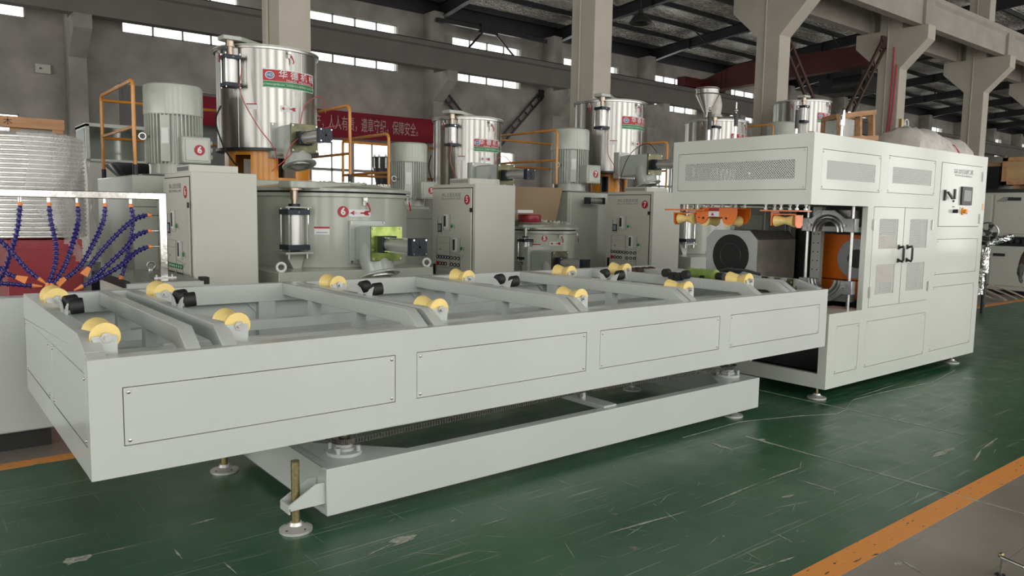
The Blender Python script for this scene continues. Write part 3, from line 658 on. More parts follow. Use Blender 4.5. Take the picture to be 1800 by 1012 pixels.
# double doors
for x0, x1, ps in ((6.395, 7.003, ((6.515, 6.885, 1.325, 1.604), (6.50, 6.87, .900, 1.18))), (7.009, 7.62, ((7.135, 7.517, 1.323, 1.604), (7.125, 7.507, .905, 1.18)))):
    o = grid('y', KY0-.002, .02, x0+.004, x1-.002, .791, 1.712, ps, MB()).build('door', 'mwhitep', BM)
    for a0, a1, b0, b1 in ps: MB().add([(a0, KY0+.004, b0), (a1, KY0+.004, b0), (a1, KY0+.004, b1), (a0, KY0+.004, b1)], [(0,1,2,3)]).build('perforated_sheet', 'perfx', o)
    hx = 6.92 if x0 < 6.5 else 7.10
    MB().tube([(hx, KY0, 1.33), (hx, KY0-.05, 1.345), (hx, KY0-.055, 1.32), (hx, KY0-.055, 1.22), (hx, KY0-.05, 1.2), (hx, KY0, 1.215)], .011, 8).box(hx-.014, hx+.014, KY0-.012, KY0, 1.315, 1.36).box(hx-.014, hx+.014, KY0-.012, KY0, 1.19, 1.23).build('door_handle', 'black', o)
    ex = 6.40 if x0 < 6.5 else 7.615
    for z in (1.55, .93): MB().box(ex-.022, ex+.022, KY0-.008, KY0, z-.045, z+.045).cyl((ex, KY0-.01, z-.05), (ex, KY0-.01, z+.05), .008, 8).build('hinge', 'steel', o)
MB().box(6.395, 7.62, KY0+.0012, KY0+.01, .787, .793).build('door_gap', 'seam', BM)
# control door
o = MB().box(7.759, 8.796, KY0-.006, KY0+.012, 1.537, 2.184).build('control_door', 'mwhitep', BM, bevel=.003)
y_ = KY0-.006
text('SGK-250全自动扩口机', .062, 'machine_title', 'lgrey', o, onY(8.29, y_-.001, 2.108), .82)
text('SGK-250 Full Automatic Belling Machine', .026, 'machine_subtitle', 'lgrey', o, onY(8.29, y_-.001, 2.068), 1.02)
q = MB().box(8.245, 8.512, y_-.02, y_, 1.763, 1.957).build('touch_screen', 'black', o, bevel=.004)
MB().box(8.285, 8.472, y_-.022, y_-.02, 1.805, 1.92).build('display', 'screen', q)
MB().box(7.83, 7.86, y_-.018, y_, 1.80, 1.91).prism([(7.855, 1.88), (7.865, 1.893), (7.985, 1.835), (7.975, 1.815)], 'y', y_-.04, y_-.02).build('door_lever', 'black', o)
MB().box(8.075, 8.105, y_-.014, y_, 1.82, 1.925).cyl((8.075, y_-.01, 1.80), (8.075, y_, 1.80), .012, 8).build('lock', 'black', o)
MB().cyl((8.10, y_, 1.695), (8.10, y_-.03, 1.695), .02, 14).box(8.094, 8.106, y_-.045, y_-.03, 1.675, 1.715).build('selector_switch', 'black', o)
q = MB().cyl((8.335, y_, 1.697), (8.335, y_-.012, 1.697), .04, 20).build('power_switch_base', 'yelor', o)
MB().cyl((8.335, y_-.012, 1.697), (8.335, y_-.04, 1.697), .022, 16).box(8.325, 8.40, y_-.045, y_-.03, 1.69, 1.705).build('power_switch', 'yelor', q)
MB().box(8.42, 8.46, y_-.003, y_, 1.67, 1.72).box(8.06, 8.12, y_-.001, y_, 1.735, 1.745).box(8.25, 8.27, y_-.001, y_, 1.73, 1.74).build('marker_label', 'lgrey', o)
for z in (2.08, 1.62): MB().box(8.775, 8.82, y_-.008, y_, z-.05, z+.05).cyl((8.798, y_-.01, z-.055), (8.798, y_-.01, z+.055), .009, 8).build('hinge', 'steel', o)
MB().box(7.755, 8.80, KY0+.0012, KY0+.01, 1.528, 1.536).build('door_gap', 'seam', BM)
MB().box(8.86, 8.90, KY0-.0015, KY0, 1.72, 1.79).build('warning_sticker', 'yelor', BM)
# left faces
o = grid('x', KX0, .05, KY0+.05, KY1, 1.714, H, [(.214, 1.548, 1.836, 2.183)], MB()).build('upper_end_frame', 'mwhite', BM)
q = grid('x', KX0+.0015, .006, .218, 1.544, 1.84, 2.179, [(.321, 1.463, 1.93, 2.09)], MB()).build('vent_panel', 'mwhitep', BM)
MB().add([(KX0+.004, .321, 1.93), (KX0+.004, 1.463, 1.93), (KX0+.004, 1.463, 2.09), (KX0+.004, .321, 2.09)], [(0,1,2,3)]).build('perforated_sheet', 'perfy', q)
b = MB()
for y in (.236, 1.526):
    for z in (1.858, 2.161): b.lathe([(.0075, 0), (.007, .003), (0, .005)], (KX0, y, z), (-1,0,0), 10)
stuff(b.build('screws', 'steel', q))
MB().box(KX0+.05, KX1, KY0+.05, KY1-.012, H-.012, H-.002).build('roof_sheet', 'mwhite', BM)
grid('y', KY1-.012, .012, KX0+.05, KX1, 1.714, H-.01, [(5.6, 7.4, 1.93, 2.09)], MB()).build('upper_back_sheet', 'mwhitep', BM)
MB().add([(5.6, KY1-.006, 1.93), (7.4, KY1-.006, 1.93), (7.4, KY1-.006, 2.09), (5.6, KY1-.006, 2.09)], [(0,1,2,3)]).build('perforated_sheet', 'perfx', BM)
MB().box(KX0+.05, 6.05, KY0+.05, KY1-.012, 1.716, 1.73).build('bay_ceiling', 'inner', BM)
MB().box(8.88, KX1, KY0+.05, KY1, zb, H-.01).build('right_end_sheet', 'mwhite', BM)
# lower base left end: open frame
grid('x', KL, .05, KY0+.05, KY1, zb, .715, [(.24, .93, .235, .66), (1.02, 1.5, .235, .66)], MB()).build('base_end_frame', 'mwhite', BM)
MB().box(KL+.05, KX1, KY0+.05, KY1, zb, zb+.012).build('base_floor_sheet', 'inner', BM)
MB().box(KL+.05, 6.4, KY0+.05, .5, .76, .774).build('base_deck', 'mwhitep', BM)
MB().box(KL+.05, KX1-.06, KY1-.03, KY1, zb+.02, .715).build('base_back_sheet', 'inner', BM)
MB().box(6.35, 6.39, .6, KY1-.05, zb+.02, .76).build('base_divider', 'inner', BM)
# back wall of bay: posts and perforated doors
MB().box(6.28, 6.37, KY1-.05, KY1, .715, 1.714).box(7.35, 7.45, KY1-.05, KY1, .715, 1.714).box(6.37, 7.35, KY1-.05, KY1, .715, .85).build('back_post', 'mwhite', BM)
for x0, x1 in ((6.38, 6.85), (6.87, 7.34)):
    q = grid('y', KY1-.03, .012, x0, x1, .86, 1.70, [(x0+.07, x1-.06, .95, 1.62)], MB()).build('back_door', 'mwhitep', BM)
    MB().add([(x0+.07, KY1-.02, .95), (x1-.06, KY1-.02, .95), (x1-.06, KY1-.02, 1.62), (x0+.07, KY1-.02, 1.62)], [(0,1,2,3)]).build('perforated_sheet', 'perfd', q)
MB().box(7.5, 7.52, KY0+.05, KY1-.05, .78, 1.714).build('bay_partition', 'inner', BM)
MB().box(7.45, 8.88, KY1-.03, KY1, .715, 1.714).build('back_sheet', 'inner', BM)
# oven on carriage
p = MB().prism([(.96, 1.0), (1.50, 1.0), (1.53, 1.03), (1.53, 1.39), (1.45, 1.468), (1.04, 1.468), (.96, 1.385)], 'x', 5.80, 6.46)
ov = p.build('heating_oven', 'ovens', BM, bevel=.004)
MB().prism([(.957, .997), (1.50, .997), (1.533, 1.03), (1.533, 1.39), (1.45, 1.471), (1.04, 1.471), (.957, 1.387)], 'x', 5.79, 5.80).build('oven_front_plate', 'oven', ov)
MB().pipe((5.782, 1.245, 1.225), (5.79, 1.245, 1.225), .205, .125, 40).build('oven_ring', 'matte', ov)
MB().cyl((5.784, 1.245, 1.225), (5.789, 1.245, 1.225), .126, 36).build('oven_mouth', 'matte', ov)
MB().torus((5.785, 1.245, 1.225), (1,0,0), .118, .006, 36, 6).build('mouth_rim', 'dark', ov)
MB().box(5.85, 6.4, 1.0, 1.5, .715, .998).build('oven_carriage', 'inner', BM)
# clamp plates (facing -X)
def halfring(zc, up, x0, x1, y0, y1, zt):
    c = (y0+y1)/2; r = .095; s = 1 if up else -1; arc = [(c+r*math.cos(a), zc+s*r*math.sin(a)) for a in [PI*i/14 for i in range(15)]]
    ext = [(y0, zc), (y0, zc+s*.125), (y0+.09, zc+s*.125), (c-.06, zc+s*zt), (c+.06, zc+s*zt), (y1-.09, zc+s*.125), (y1, zc+s*.125), (y1, zc)]
    poly = ext+arc[0:15] if True else ext
    return MB().prism(poly, 'x', x0, x1)
for zc_, up, nm in ((1.478, True, 'upper_clamp'), (1.035, False, 'lower_clamp')):
    o = halfring(zc_, up, 6.19, 6.26, .222, .745, .20).build(nm, 'alu', BM, bevel=.004)
    s = 1 if up else -1; a0 = 0 if up else PI
    for rr, w2, xx in ((.115, .012, 6.165), (.15, .008, 6.175)):
        MB().lathe([(rr-w2, 0), (rr+w2, 0), (rr+w2, .03), (rr-w2, .03), (rr-w2, 0)], (xx, .4835, zc_), (1, 0, 0), 30, a0, a0+PI) if False else None
        pts = [(xx, .4835+rr*math.cos(PI*i/20), zc_+s*rr*math.sin(PI*i/20)) for i in range(21)]
        MB().tube(pts, w2, 8).build('clamp_ring', 'steel', o)
    for dy in (-.17, .17): MB().cyl((6.17, .4835+dy, zc_+s*.06), (6.19, .4835+dy, zc_+s*.06), .012, 8).build('clamp_bolt', 'steel', o)
    MB().box(6.26, 6.34, .26, .70, zc_+(0.1 if up else -.2), zc_+(.2 if up else -.1)).build('clamp_back', 'alu', o)
for y in (.235+.03, .70): MB().cyl((6.225, y, .774), (6.225, y, 1.716), .016, 16).build('guide_rod', 'steel', BM)
p = MB().box(6.72, 6.78, .84, .94, .78, 1.714); wp = p.build('drilled_post', 'mwhite', BM)
h = MB()
for z in (1.08, 1.17, 1.26, 1.35, 1.44):
    for y in (.865, .915): h.cyl((6.715, y, z), (6.72, y, z), .006, 8)
stuff(h.build('screw_holes', 'seam', wp)); MB().box(6.72, 6.78, .3, .84, 1.47, 1.52).build('cross_tube', 'mwhite', BM)
o = MB().box(6.98, 7.2, .32, .99, .98, 1.44).build('punch_head', 'orange', BM, bevel=.005)
MB().pipe((6.955, .58, 1.20), (6.98, .58, 1.20), .20, .095, 36).build('punch_ring', 'oven', o); MB().cyl((6.965, .58, 1.20), (6.978, .58, 1.20), .097, 24).build('punch_bore', 'black', o)
MB().box(7.0, 7.3, .5, 1.2, .78, .97).build('punch_carriage', 'orange', BM)
# orange roller hangers under the bay ceiling
def hanger_roller(x, y0, y1, z, parent, L=.17):
    MB().lathe([(0, 0), (.052, 0), (.055, .004), (.038, .06), (.029, L/2), (.038, L-.06), (.055, L-.004), (.052, L), (0, L)], (x, y0, z), (0, 1, 0), 24).build('roller', 'yellow', parent)
def bolts(xs_, ys_, z0, z1, parent):
    for x in xs_:
        for y in ys_: MB().cyl((x, y, z0), (x, y, z1), .009, 8).cyl((x, y, z0+.003), (x, y, z0+.016), .018, 6).cyl((x, y, z1-.012), (x, y, z1), .016, 6).build('hanger_bolt', 'steel', parent)
o = MB().box(5.42, 5.62, .32, .70, 1.655, 1.667).prism([(.60, 1.655), (.60, 1.63), (.61, 1.60), (.61, 1.53), (.62, 1.53), (.62, 1.655)], 'x', 5.47, 5.57).box(5.46, 5.58, .375, .615, 1.625, 1.635).prism([(5.46, 1.635), (5.58, 1.635), (5.575, 1.54), (5.55, 1.515), (5.49, 1.515), (5.465, 1.54)], 'y', .375, .383).build('roller_hanger', 'orange', BM)
hanger_roller(5.52, .415, 0, 1.575, o, .185); bolts((5.45, 5.59), (.36, .51, .66), 1.667, 1.716, o)
o = MB().box(5.42, 5.62, 1.30, 1.78, 1.655, 1.667).box(5.46, 5.58, 1.44, 1.70, 1.625, 1.635).prism([(5.46, 1.635), (5.58, 1.635), (5.575, 1.54), (5.55, 1.515), (5.49, 1.515), (5.465, 1.54)], 'y', 1.69, 1.698).build('roller_hanger', 'orange', BM)
hanger_roller(5.52, 1.485, 0, 1.575, o, .185); bolts((5.45, 5.59), (1.40, 1.56), 1.667, 1.716, o)
pl_ = [(.98, 1.675), (1.455, 1.675), (1.455, 1.585)]+[(1.385+.07*math.cos(-PI*i/8), 1.585+.07*math.sin(-PI*i/8)) for i in range(9)]+[(1.28, 1.585), (1.25, 1.61), (1.2, 1.61), (1.17, 1.585)]+[(1.07+.085*math.cos(-PI*i/8), 1.60+.085*math.sin(-PI*i/8)) for i in range(9)]
pl_ = [(.985, 1.685), (1.455, 1.685), (1.455, 1.60), (1.44, 1.55), (1.39, 1.525), (1.34, 1.545), (1.31, 1.59), (1.27, 1.607), (1.20, 1.607), (1.16, 1.59), (1.13, 1.545), (1.08, 1.522), (1.02, 1.54), (.985, 1.60)]
o = MB().prism(pl_, 'x', 5.49, 5.50).box(5.50, 5.70, 1.0, 1.44, 1.672, 1.684).prism(pl_, 'x', 5.70, 5.71).build('roller_yoke', 'orange', BM, bevel=.002)
MB().box(5.487, 5.49, 1.18, 1.30, 1.60, 1.68).build('warning_label', 'lwhite', o); MB().box(5.4865, 5.487, 1.18, 1.30, 1.65, 1.68).prism([(1.235, 1.61), (1.275, 1.61), (1.255, 1.64)], 'x', 5.4865, 5.487).build('warning_sign', 'lred', o)
for y in (1.10, 1.36):
    MB().lathe([(0, 0), (.052, 0), (.054, .004), (.036, .09), (.054, .176), (.052, .18), (0, .18)], (5.51, y, 1.56), (1, 0, 0), 24).build('roller', 'yellow', o)
    MB().cyl((5.484, y, 1.585), (5.49, y, 1.585), .012, 8).cyl((5.484, y+.05, 1.59), (5.49, y+.05, 1.59), .007, 8).build('yoke_bolt', 'black', o)
bolts((5.53, 5.67), (1.03, 1.17, 1.29, 1.42), 1.684, 1.716, o)
# air cylinders sticking out of the roof
def roofcyl(x, y, zs, bright, label=None):
    o = MB().cyl((x, y, H), (x, y, zs[0]), .013, 12).build('cylinder_rod', 'chrome', BM)
    if bright: MB().lathe([(0, zs[0]), (.022, zs[0]), (.024, zs[0]+.01), (.024, zs[1]-.02), (.012, zs[1]), (0, zs[1])], (x, y, 0), (0,0,1), 16).build('sleeve', 'chrome', o)
    else: MB().cyl((x, y, zs[0]), (x, y, zs[1]), .017, 16).cyl((x+.02, y, zs[0]), (x+.02, y, zs[1]), .009, 8).build('sleeve', 'black', o); MB().cyl((x, y, zs[1]), (x, y, zs[2]), .007, 8).ball((x, y, zs[1]+.025), .016, 10).build('tip_rod', 'steel', o)
roofcyl(5.6, 1.42, (2.43, 2.60, 2.60), False); roofcyl(5.6, 1.12, (2.44, 2.56, 2.66), False)
roofcyl(6.3, .92, (2.46, 2.64, 2.72), False); roofcyl(6.3, .46, (2.45, 2.61), True)
for x, y in ((5.80, .28), (5.80, 1.5), (8.66, .28), (8.66, 1.5)): foot(x, y, .12, BM, 'zinc', .012)
# ================================================================== MIXING UNITS
def airy(mb_parent, x, y, z0, z1, r, body='alutube', cap='navy'):
    """vertical air cylinder: square end caps, tube, four tie rods"""
    L = z1-z0; c = L*.13
    o = MB().cyl((x, y, z0+c), (x, y, z1-c), r*.82, 24).build('air_cylinder', body, mb_parent)
    for a, b in ((z0, z0+c), (z1-c, z1)): MB().box(x-r, x+r, y-r, y+r, a, b).build('end_cap', cap, o, bevel=.004)
    for sx in (-1, 1):
        for sy in (-1, 1): MB().cyl((x+sx*r*.86, y+sy*r*.86, z0-.012), (x+sx*r*.86, y+sy*r*.86, z1+.02), r*.07, 8).build('tie_rod', 'chrome', o)
    MB().cyl((x, y-r-.003, z1-c*.5), (x, y-r+.004, z1-c*.5), r*.13, 8).build('port', 'chrome', o)
    return o
def side_cyl(parent, p, L, r, ax=1):
    """horizontal air cylinder from p along +x (ax=1) """
    x, y, z = p; c = L*.14
    o = MB().cyl((x+c, y, z), (x+L-c, y, z), r*.82, 20).build('air_cylinder', 'alutube', parent)
    for a, b in ((x, x+c), (x+L-c, x+L)): MB().box(a, b, y-r, y+r, z-r, z+r).build('end_cap', 'navy', o, bevel=.003)
    for sy in (-1, 1):
        for sz in (-1, 1): MB().cyl((x-.01, y+sy*r*.8, z+sz*r*.8), (x+L+.01, y+sy*r*.8, z+sz*r*.8), r*.09, 6).build('tie_rod', 'chrome', o)
    for a in range(4): MB().beam((x+L+.002, y, z), (x+L+.002, y+r*.7*math.cos(a*PI/4), z+r*.7*math.sin(a*PI/4)), .004, .012)
    return o
def railset(parent, x, y0, y1, z0, z1, zm, r=.019):
    p = MB()
    R_ = .07; arc = lambda yc, zc_, a0, a1: [(x, yc+R_*math.cos(a0+(a1-a0)*i/5), zc_+R_*math.sin(a0+(a1-a0)*i/5)) for i in range(6)]
    pts = [(x, y0, z0)]+arc(y0+R_, z1-R_, PI, PI/2)+arc(y1-R_, z1-R_, PI/2, 0)+[(x, y1, z0)]
    p.tube(pts, r, 10); o = p.build('handrail', 'rail', parent)
    MB().tube([(x, y0, zm), (x, y1, zm)], r*.9, 8).build('mid_rail', 'rail', o)
    for y in (y0, y1): MB().cyl((x, y, z0-.0), (x, y, z0+.11), r*1.35, 10).build('post_sleeve', 'black', o)
    return o
def backrail(parent, x0, x1, y, z, zm):
    for q, n_ in ((z, 'back_rail'), (zm, 'back_mid_rail')): MB().tube([(x0, y, q), (x1, y, q)], .018, 8).build(n_, 'rail', parent)
def digitlabel(parent, s, fn, r):
    """round red label with a white number"""
    n = 24; me = MB(); pts = [fn(r*math.cos(2*PI*i/n), r*math.sin(2*PI*i/n), 0) for i in range(n)]
    o = MB().add(pts, [tuple(range(n))]).build('number_label', 'lred', parent, smooth=False)
    return o
def off(fn, d):
    return fn
def nlabelY(parent, s, x, y, z, r):
    n = 24; o = MB().prism([(x+r*math.cos(2*PI*i/n), z+r*math.sin(2*PI*i/n)) for i in range(n)], 'y', y-.002, y).build('number_label', 'lred', parent)
    text(s, r*1.7, 'number', 'lwhite', o, onY(x, y-.003, z), 1, .004 if r > .05 else .002)
def nlabelX(parent, s, x, y, z, r):
    n = 24; o = MB().prism([(y+r*math.cos(2*PI*i/n), z+r*math.sin(2*PI*i/n)) for i in range(n)], 'x', x-.002, x).build('number_label', 'lred', parent)
    text(s, r*1.7, 'number', 'lwhite', o, onX(x-.003, y, z), 1, .002)
def arrow(parent, fn, s, name='flow_arrow'):
    bx = MB(); 
    def q(pts): return [fn(u*s, v*s, 0) for u, v in pts]
    def r2(pts, h): return [fn(u*s, v*s, h) for u, v in pts]
    o = MB().add(q([(-.5,-.12), (-.25,-.12), (0,-.12), (.25,-.12), (.5,-.12), (.5,.12), (.25,.12), (0,.12), (-.25,.12), (-.5,.12)]), [(0,1,8,9), (1,2,7,8), (2,3,6,7), (3,4,5,6)]).build(name+'_label', 'lwhite', parent, smooth=False)
    return o
def curved(parent, name, mt, cx, cy, r, a, z, w_, h_, n=8):
    vs = []; fs = []
    for i in range(n+1):
        aa = a+(-.5+i/n)*w_/r
        for dz in (-h_/2, h_/2): vs.append((cx+r*math.sin(aa), cy-r*math.cos(aa), z+dz))
    for i in range(n): fs.append((2*i, 2*i+2, 2*i+3, 2*i+1))
    return MB().add(vs, fs).build(name, mt, parent)
def curvedpoly(parent, name, mt, cx, cy, r, a, z, pts):
    return MB().add([(cx+r*math.sin(a+u/r), cy-r*math.cos(a+u/r), z+v) for u, v in pts], [tuple(range(len(pts)))]).build(name, mt, parent, smooth=False)
ARROW = [(-.5, 0), (-.3, .11), (-.3, .035), (.18, .035), (.26, .11), (.5, .11), (.4, 0), (.5, -.11), (.26, -.11), (.18, -.035), (-.3, -.035), (-.3, -.11)]
def latch(parent, cx, cy, r, a, z, s=1.0, red=True):
    e = Vector((math.sin(a), -math.cos(a), 0)); t = Vector((math.cos(a), math.sin(a), 0)); c = Vector((cx, cy, z))+e*r
    p = MB()
    for k in (-1, 1):
        p.beam(c+e*.012+t*.018*s*k+Vector((0,0,.05*s)), c+e*.03+t*.018*s*k-Vector((0,0,.06*s)), .006, .006)
        p.box(c.x-.02, c.x+.02, c.y-.02, c.y+.02, z-.06*s, z-.02*s) if k == 1 else None
    p.beam(c+e*.03+t*-.02*s, c+e*.035+t*.02*s, .02*s, .03*s)
    o = p.build('lid_latch', 'steel', parent)
    MB().tube([c+e*.035+t*.02*s-Vector((0,0,.03*s)), c+e*.05+t*.045*s-Vector((0,0,.10*s)), c+e*.05+t*.035*s-Vector((0,0,.125*s))], .008*s, 6).build('latch_grip', 'lred' if red else 'steel', o)
def drumunit(parent, x, y, r, z0, z1, cyl_a=-.98, sign=True, sign_a=.13, chute=True, funnel=False, ring=None, latches=(.05, -1.4), szf=.70, sw=.70):
    d = MB().lathe([(r-.01, z0), (r, z0), (r, z1), (r-.02, z1)], (x, y, 0), (0,0,1), 64).build('upper_drum', 'stain', parent)
    for a in (0.35, -.95): MB().box(x+r*math.sin(a)-.0025, x+r*math.sin(a)+.0025, y-r*math.cos(a)-.003, y-r*math.cos(a)+.003, z0, z1).build('weld_seam', 'steel', d)
    MB().lathe([(0, z0-.035), (r+.02, z0-.035), (r+.02, z0), (0, z0)], (x, y, 0), (0,0,1), 48).build('drum_flange', 'dark', parent)
    MB().lathe([(r+.004, z1-.015), (r+.025, z1-.012), (r+.025, z1+.012), (r+.004, z1+.012)], (x, y, 0), (0,0,1), 48).build('drum_rim', 'steel', d)
    lid = MB().lathe([(r+.03, z1+.014), (r+.03, z1+.032), (r-.05, z1+.05), (r*.5, z1+.07), (0, z1+.075), (0, z1+.014)], (x, y, 0), (0,0,1), 48).build('drum_lid', 'mixer', parent)
    # lid arm over the lifting cylinder
    ca = cyl_a; e = Vector((math.sin(ca), -math.cos(ca), 0)); c = Vector((x, y, 0))+e*(r+.10)
    MB().prism([(c.x-.1, c.y-.08), (c.x+.1, c.y-.09), (x+.12, y-.1), (x, y+.1), (c.x-.12, c.y+.08)], 'z', z1+.045, z1+.095).build('lid_arm', 'mixer', lid, bevel=.008)
    s = r/.6
    MB().cyl((c.x, c.y, z1+.045), (c.x, c.y, z1-.02), .052*s, 20).cyl((c.x, c.y, z1-.02), (c.x, c.y, z1-.13*s), .03*s, 16).build('lift_rod', 'copper', parent)
    o = airy(parent, c.x, c.y, z1-.48*s, z1-.12*s, .095*s)
    MB().box(c.x-.05, c.x+.05, c.y, c.y+.1, z1-.45*s, z1-.15*s).build('cylinder_mount', 'steel', o)
    for a in latches: latch(parent, x, y, r, a, z1-.04, 1.0)
    if ring:
        rr, rz0 = ring
        hl = []; n = 6
        for i in range(n):   # ring stand with window cut-outs
            a0 = 2*PI*i/n+.5
            for a_, b_, za, zb_ in ((a0, a0+.55, rz0, z0-.035), (a0+.55, a0+PI/3, z0-.09, z0-.035), (a0+.55, a0+PI/3, rz0, rz0+.06)):
                pass
        p = MB()
        for i in range(n):
            a0 = 2*PI*i/n+.28
            p.lathe([(rr-.012, rz0), (rr, rz0), (rr, z0-.035), (rr-.012, z0-.035), (rr-.012, rz0)], (x, y, 0), (0,0,1), 8, a0, a0+.62)
            for za, zb_ in ((z0-.08, z0-.035), (rz0, rz0+.05)): p.lathe([(rr-.012, za), (rr, za), (rr, zb_), (rr-.012, zb_), (rr-.012, za)], (x, y, 0), (0,0,1), 6, a0+.62, a0+PI/3)
        p.build('ring_stand', 'yelor', parent)
        MB().cyl((x, y, rz0), (x, y, z0-.035), rr*.35, 16).build('bearing_housing', 'dark', parent)
    if sign:
        h = .20*s; ww = sw*s; zs = z0+(z1-z0)*szf; R1 = r+.004
        sg = curved(parent, 'maker_sign', 'lwhite', x, y, R1, sign_a, zs, ww+.02, h+.02, 12)
        curved(sg, 'sign_red_band', 'lred', x, y, R1+.002, sign_a, zs+h*.17, ww, h*.64, 12)
        curved(sg, 'sign_green_band', 'lgreen', x, y, R1+.002, sign_a, zs-h*.34, ww, h*.34, 12)
        fn = onC(x, y, R1+.004, sign_a, zs)
        sh = lambda du, dv: (lambda u, v, hh: fn(u+du, v+dv, hh))
        text('华 德 机 械', h*.50, 'sign_characters', 'lwhite', sg, sh(ww*.14, h*.22), 1.12, .001*s)
        text('Huade  Machinery', h*.20, 'sign_name', 'lwhite', sg, sh(ww*.16, -h*.07), 1.3)
        text('http://www.zjghdjx.com  Tel:0086-512-58578628  Fax:58127288', h*.17, 'sign_address', 'lwhite', sg, sh(0, -h*.34), .86)
        n = 20
        curvedpoly(sg, 'logo_disc', 'lwhite', x, y, R1+.0035, sign_a, zs, [(-ww*.39+h*.27*math.cos(2*PI*i/n), h*.17+h*.22*math.sin(2*PI*i/n)) for i in range(n)])
        curvedpoly(sg, 'logo_oval', 'lblue', x, y, R1+.0045, sign_a, zs, [(-ww*.39+h*.23*math.cos(2*PI*i/n), h*.17+h*.18*math.sin(2*PI*i/n)) for i in range(n)])
        text('HD', h*.24, 'logo_letters', 'lwhite', sg, lambda u, v, hh: onC(x, y, R1+.006, sign_a, zs)(u-ww*.39, v+h*.17, hh), 1.1)
        curved(parent, 'caution_label', 'lwhite', x, y, r+.003, sign_a-.8, z0+(z1-z0)*.41, .13*s, .07*s, 4)
        curved(parent, 'caution_stripe', 'lred', x, y, r+.004, sign_a-.8, z0+(z1-z0)*.41+.028*s, .125*s, .014*s, 4)
        ar = curved(parent, 'arrow_label', 'lwhite', x, y, r+.003, sign_a-.08, z0+(z1-z0)*.405, .21*s, .07*s, 4)
        curvedpoly(ar, 'arrow', 'lred', x, y, r+.005, sign_a-.08, z0+(z1-z0)*.405, [(u*.19*s, v*.19*s) for u, v in ARROW])
    if funnel:
        c = Vector((x-.45, y-.1, z1+.07))
        MB().lathe([(.05, 0), (.05, .08), (.22, .42), (.22, .56), (.205, .56), (.205, .42), (.04, .08), (.04, 0)], c, (0,0,1), 28).build('feed_funnel', 'stain', parent)
        q = MB(); 
        for z in (.44, .54): q.torus(c+Vector((0,0,z)), (0,0,1), .222, .012, 28, 6)
        q.build('funnel_rim', 'steel', parent)
        MB().lathe([(.05, 0), (.14, .1), (.16, .3), (.12, .48), (.03, .52), (0, .5)], c+Vector((.42, .15, 0)), (0,0,1), 14).build('filter_bag', 'bag', parent)
    return d
def outlet(parent, x, yp, z, yd, s, plate, cl=.64):
    """discharge chute on a drum: flange at the drum face yd, box body to the plate at yp, spout below, air cylinder towards -y"""
    hw, hh = .175*s, .172*s
    o = MB().box(x-hw-.03*s, x+hw+.03*s, yd-.03, yd+.09, z-hh-.05*s, z+hh+.05*s).build('chute_flange', 'chute', parent, bevel=.006)
    b = MB()
    for u in (-1, 1):
        for v in (-1, 1): b.cyl((x+u*(hw+.012*s), yd-.04, z+v*(hh+.03*s)), (x+u*(hw+.012*s), yd-.03, z+v*(hh+.03*s)), .014*s, 8)
    stuff(b.build('flange_bolts', 'steel', o))
    MB().prism([(yd-.03, z-hh-.02*s), (yd-.03, z+hh*.9), (yd-.16*s, z+hh), (yp+.012, z+hh), (yp+.012, z-hh)], 'x', x-hw*.86, x+hw*.95).build('chute_body', 'chute', o, bevel=.02)
    MB().lathe([(.21*s, 0), (.21*s, .02), (.16*s, .035), (.172*s, .22*s), (.13*s, .34*s), (.11*s, .34*s), (.13*s, .03), (.13*s, 0), (.21*s, 0)], (x-.02*s, yp+.10*s, z-hh-.16*s), (-.05, .34, 1), 32).build('spout', 'chute', o, bevel=.003)
    MB().pipe((x-.02*s, yp+.10*s, z-hh-.172*s), (x-.02*s, yp+.104*s, z-hh-.157*s), .15*s, .115*s, 28).build('spout_seal', 'steel', o)
    MB().box(x-hw, x+hw, yp-.012, yp+.012, z-hh, z+hh).build('chute_plate', plate, o, bevel=.002)
    c = MB()
    for u in (-1, 1):
        for v in (-1, 1): c.cyl((x+u*hw*.87, yp-.02, z+v*hh*.87), (x+u*hw*.87, yp-.012, z+v*hh*.87), .013*s, 6)
    stuff(c.build('plate_bolts', 'steel', o))
    r = .082*s; L = cl*s; c = L*.13; xc, zc_ = x-.02*s, z-.005; y0 = yp-.02
    q = MB().cyl((xc, y0-c, zc_), (xc, y0-L+c, zc_), r*.82, 20).build('air_cylinder', 'alutube', o)
    for a, b in ((y0-c, y0), (y0-L, y0-L+c)): MB().box(xc-r, xc+r, a, b, zc_-r, zc_+r).build('end_cap', 'navy', q, bevel=.003)
    for sy in (-1, 1):
        for sz in (-1, 1): MB().cyl((xc+sy*r*.8, y0, zc_+sz*r*.8), (xc+sy*r*.8, y0-L-.01, zc_+sz*r*.8), r*.1, 6).build('tie_rod', 'chrome', q)
    rb = MB()
    for a in range(8): rb.beam((xc, y0-L-.002, zc_), (xc+r*.75*math.cos(a*PI/4), y0-L-.002, zc_+r*.75*math.sin(a*PI/4)), .006, .012)
    rb.build('cap_ribs', 'black', q)
    return o
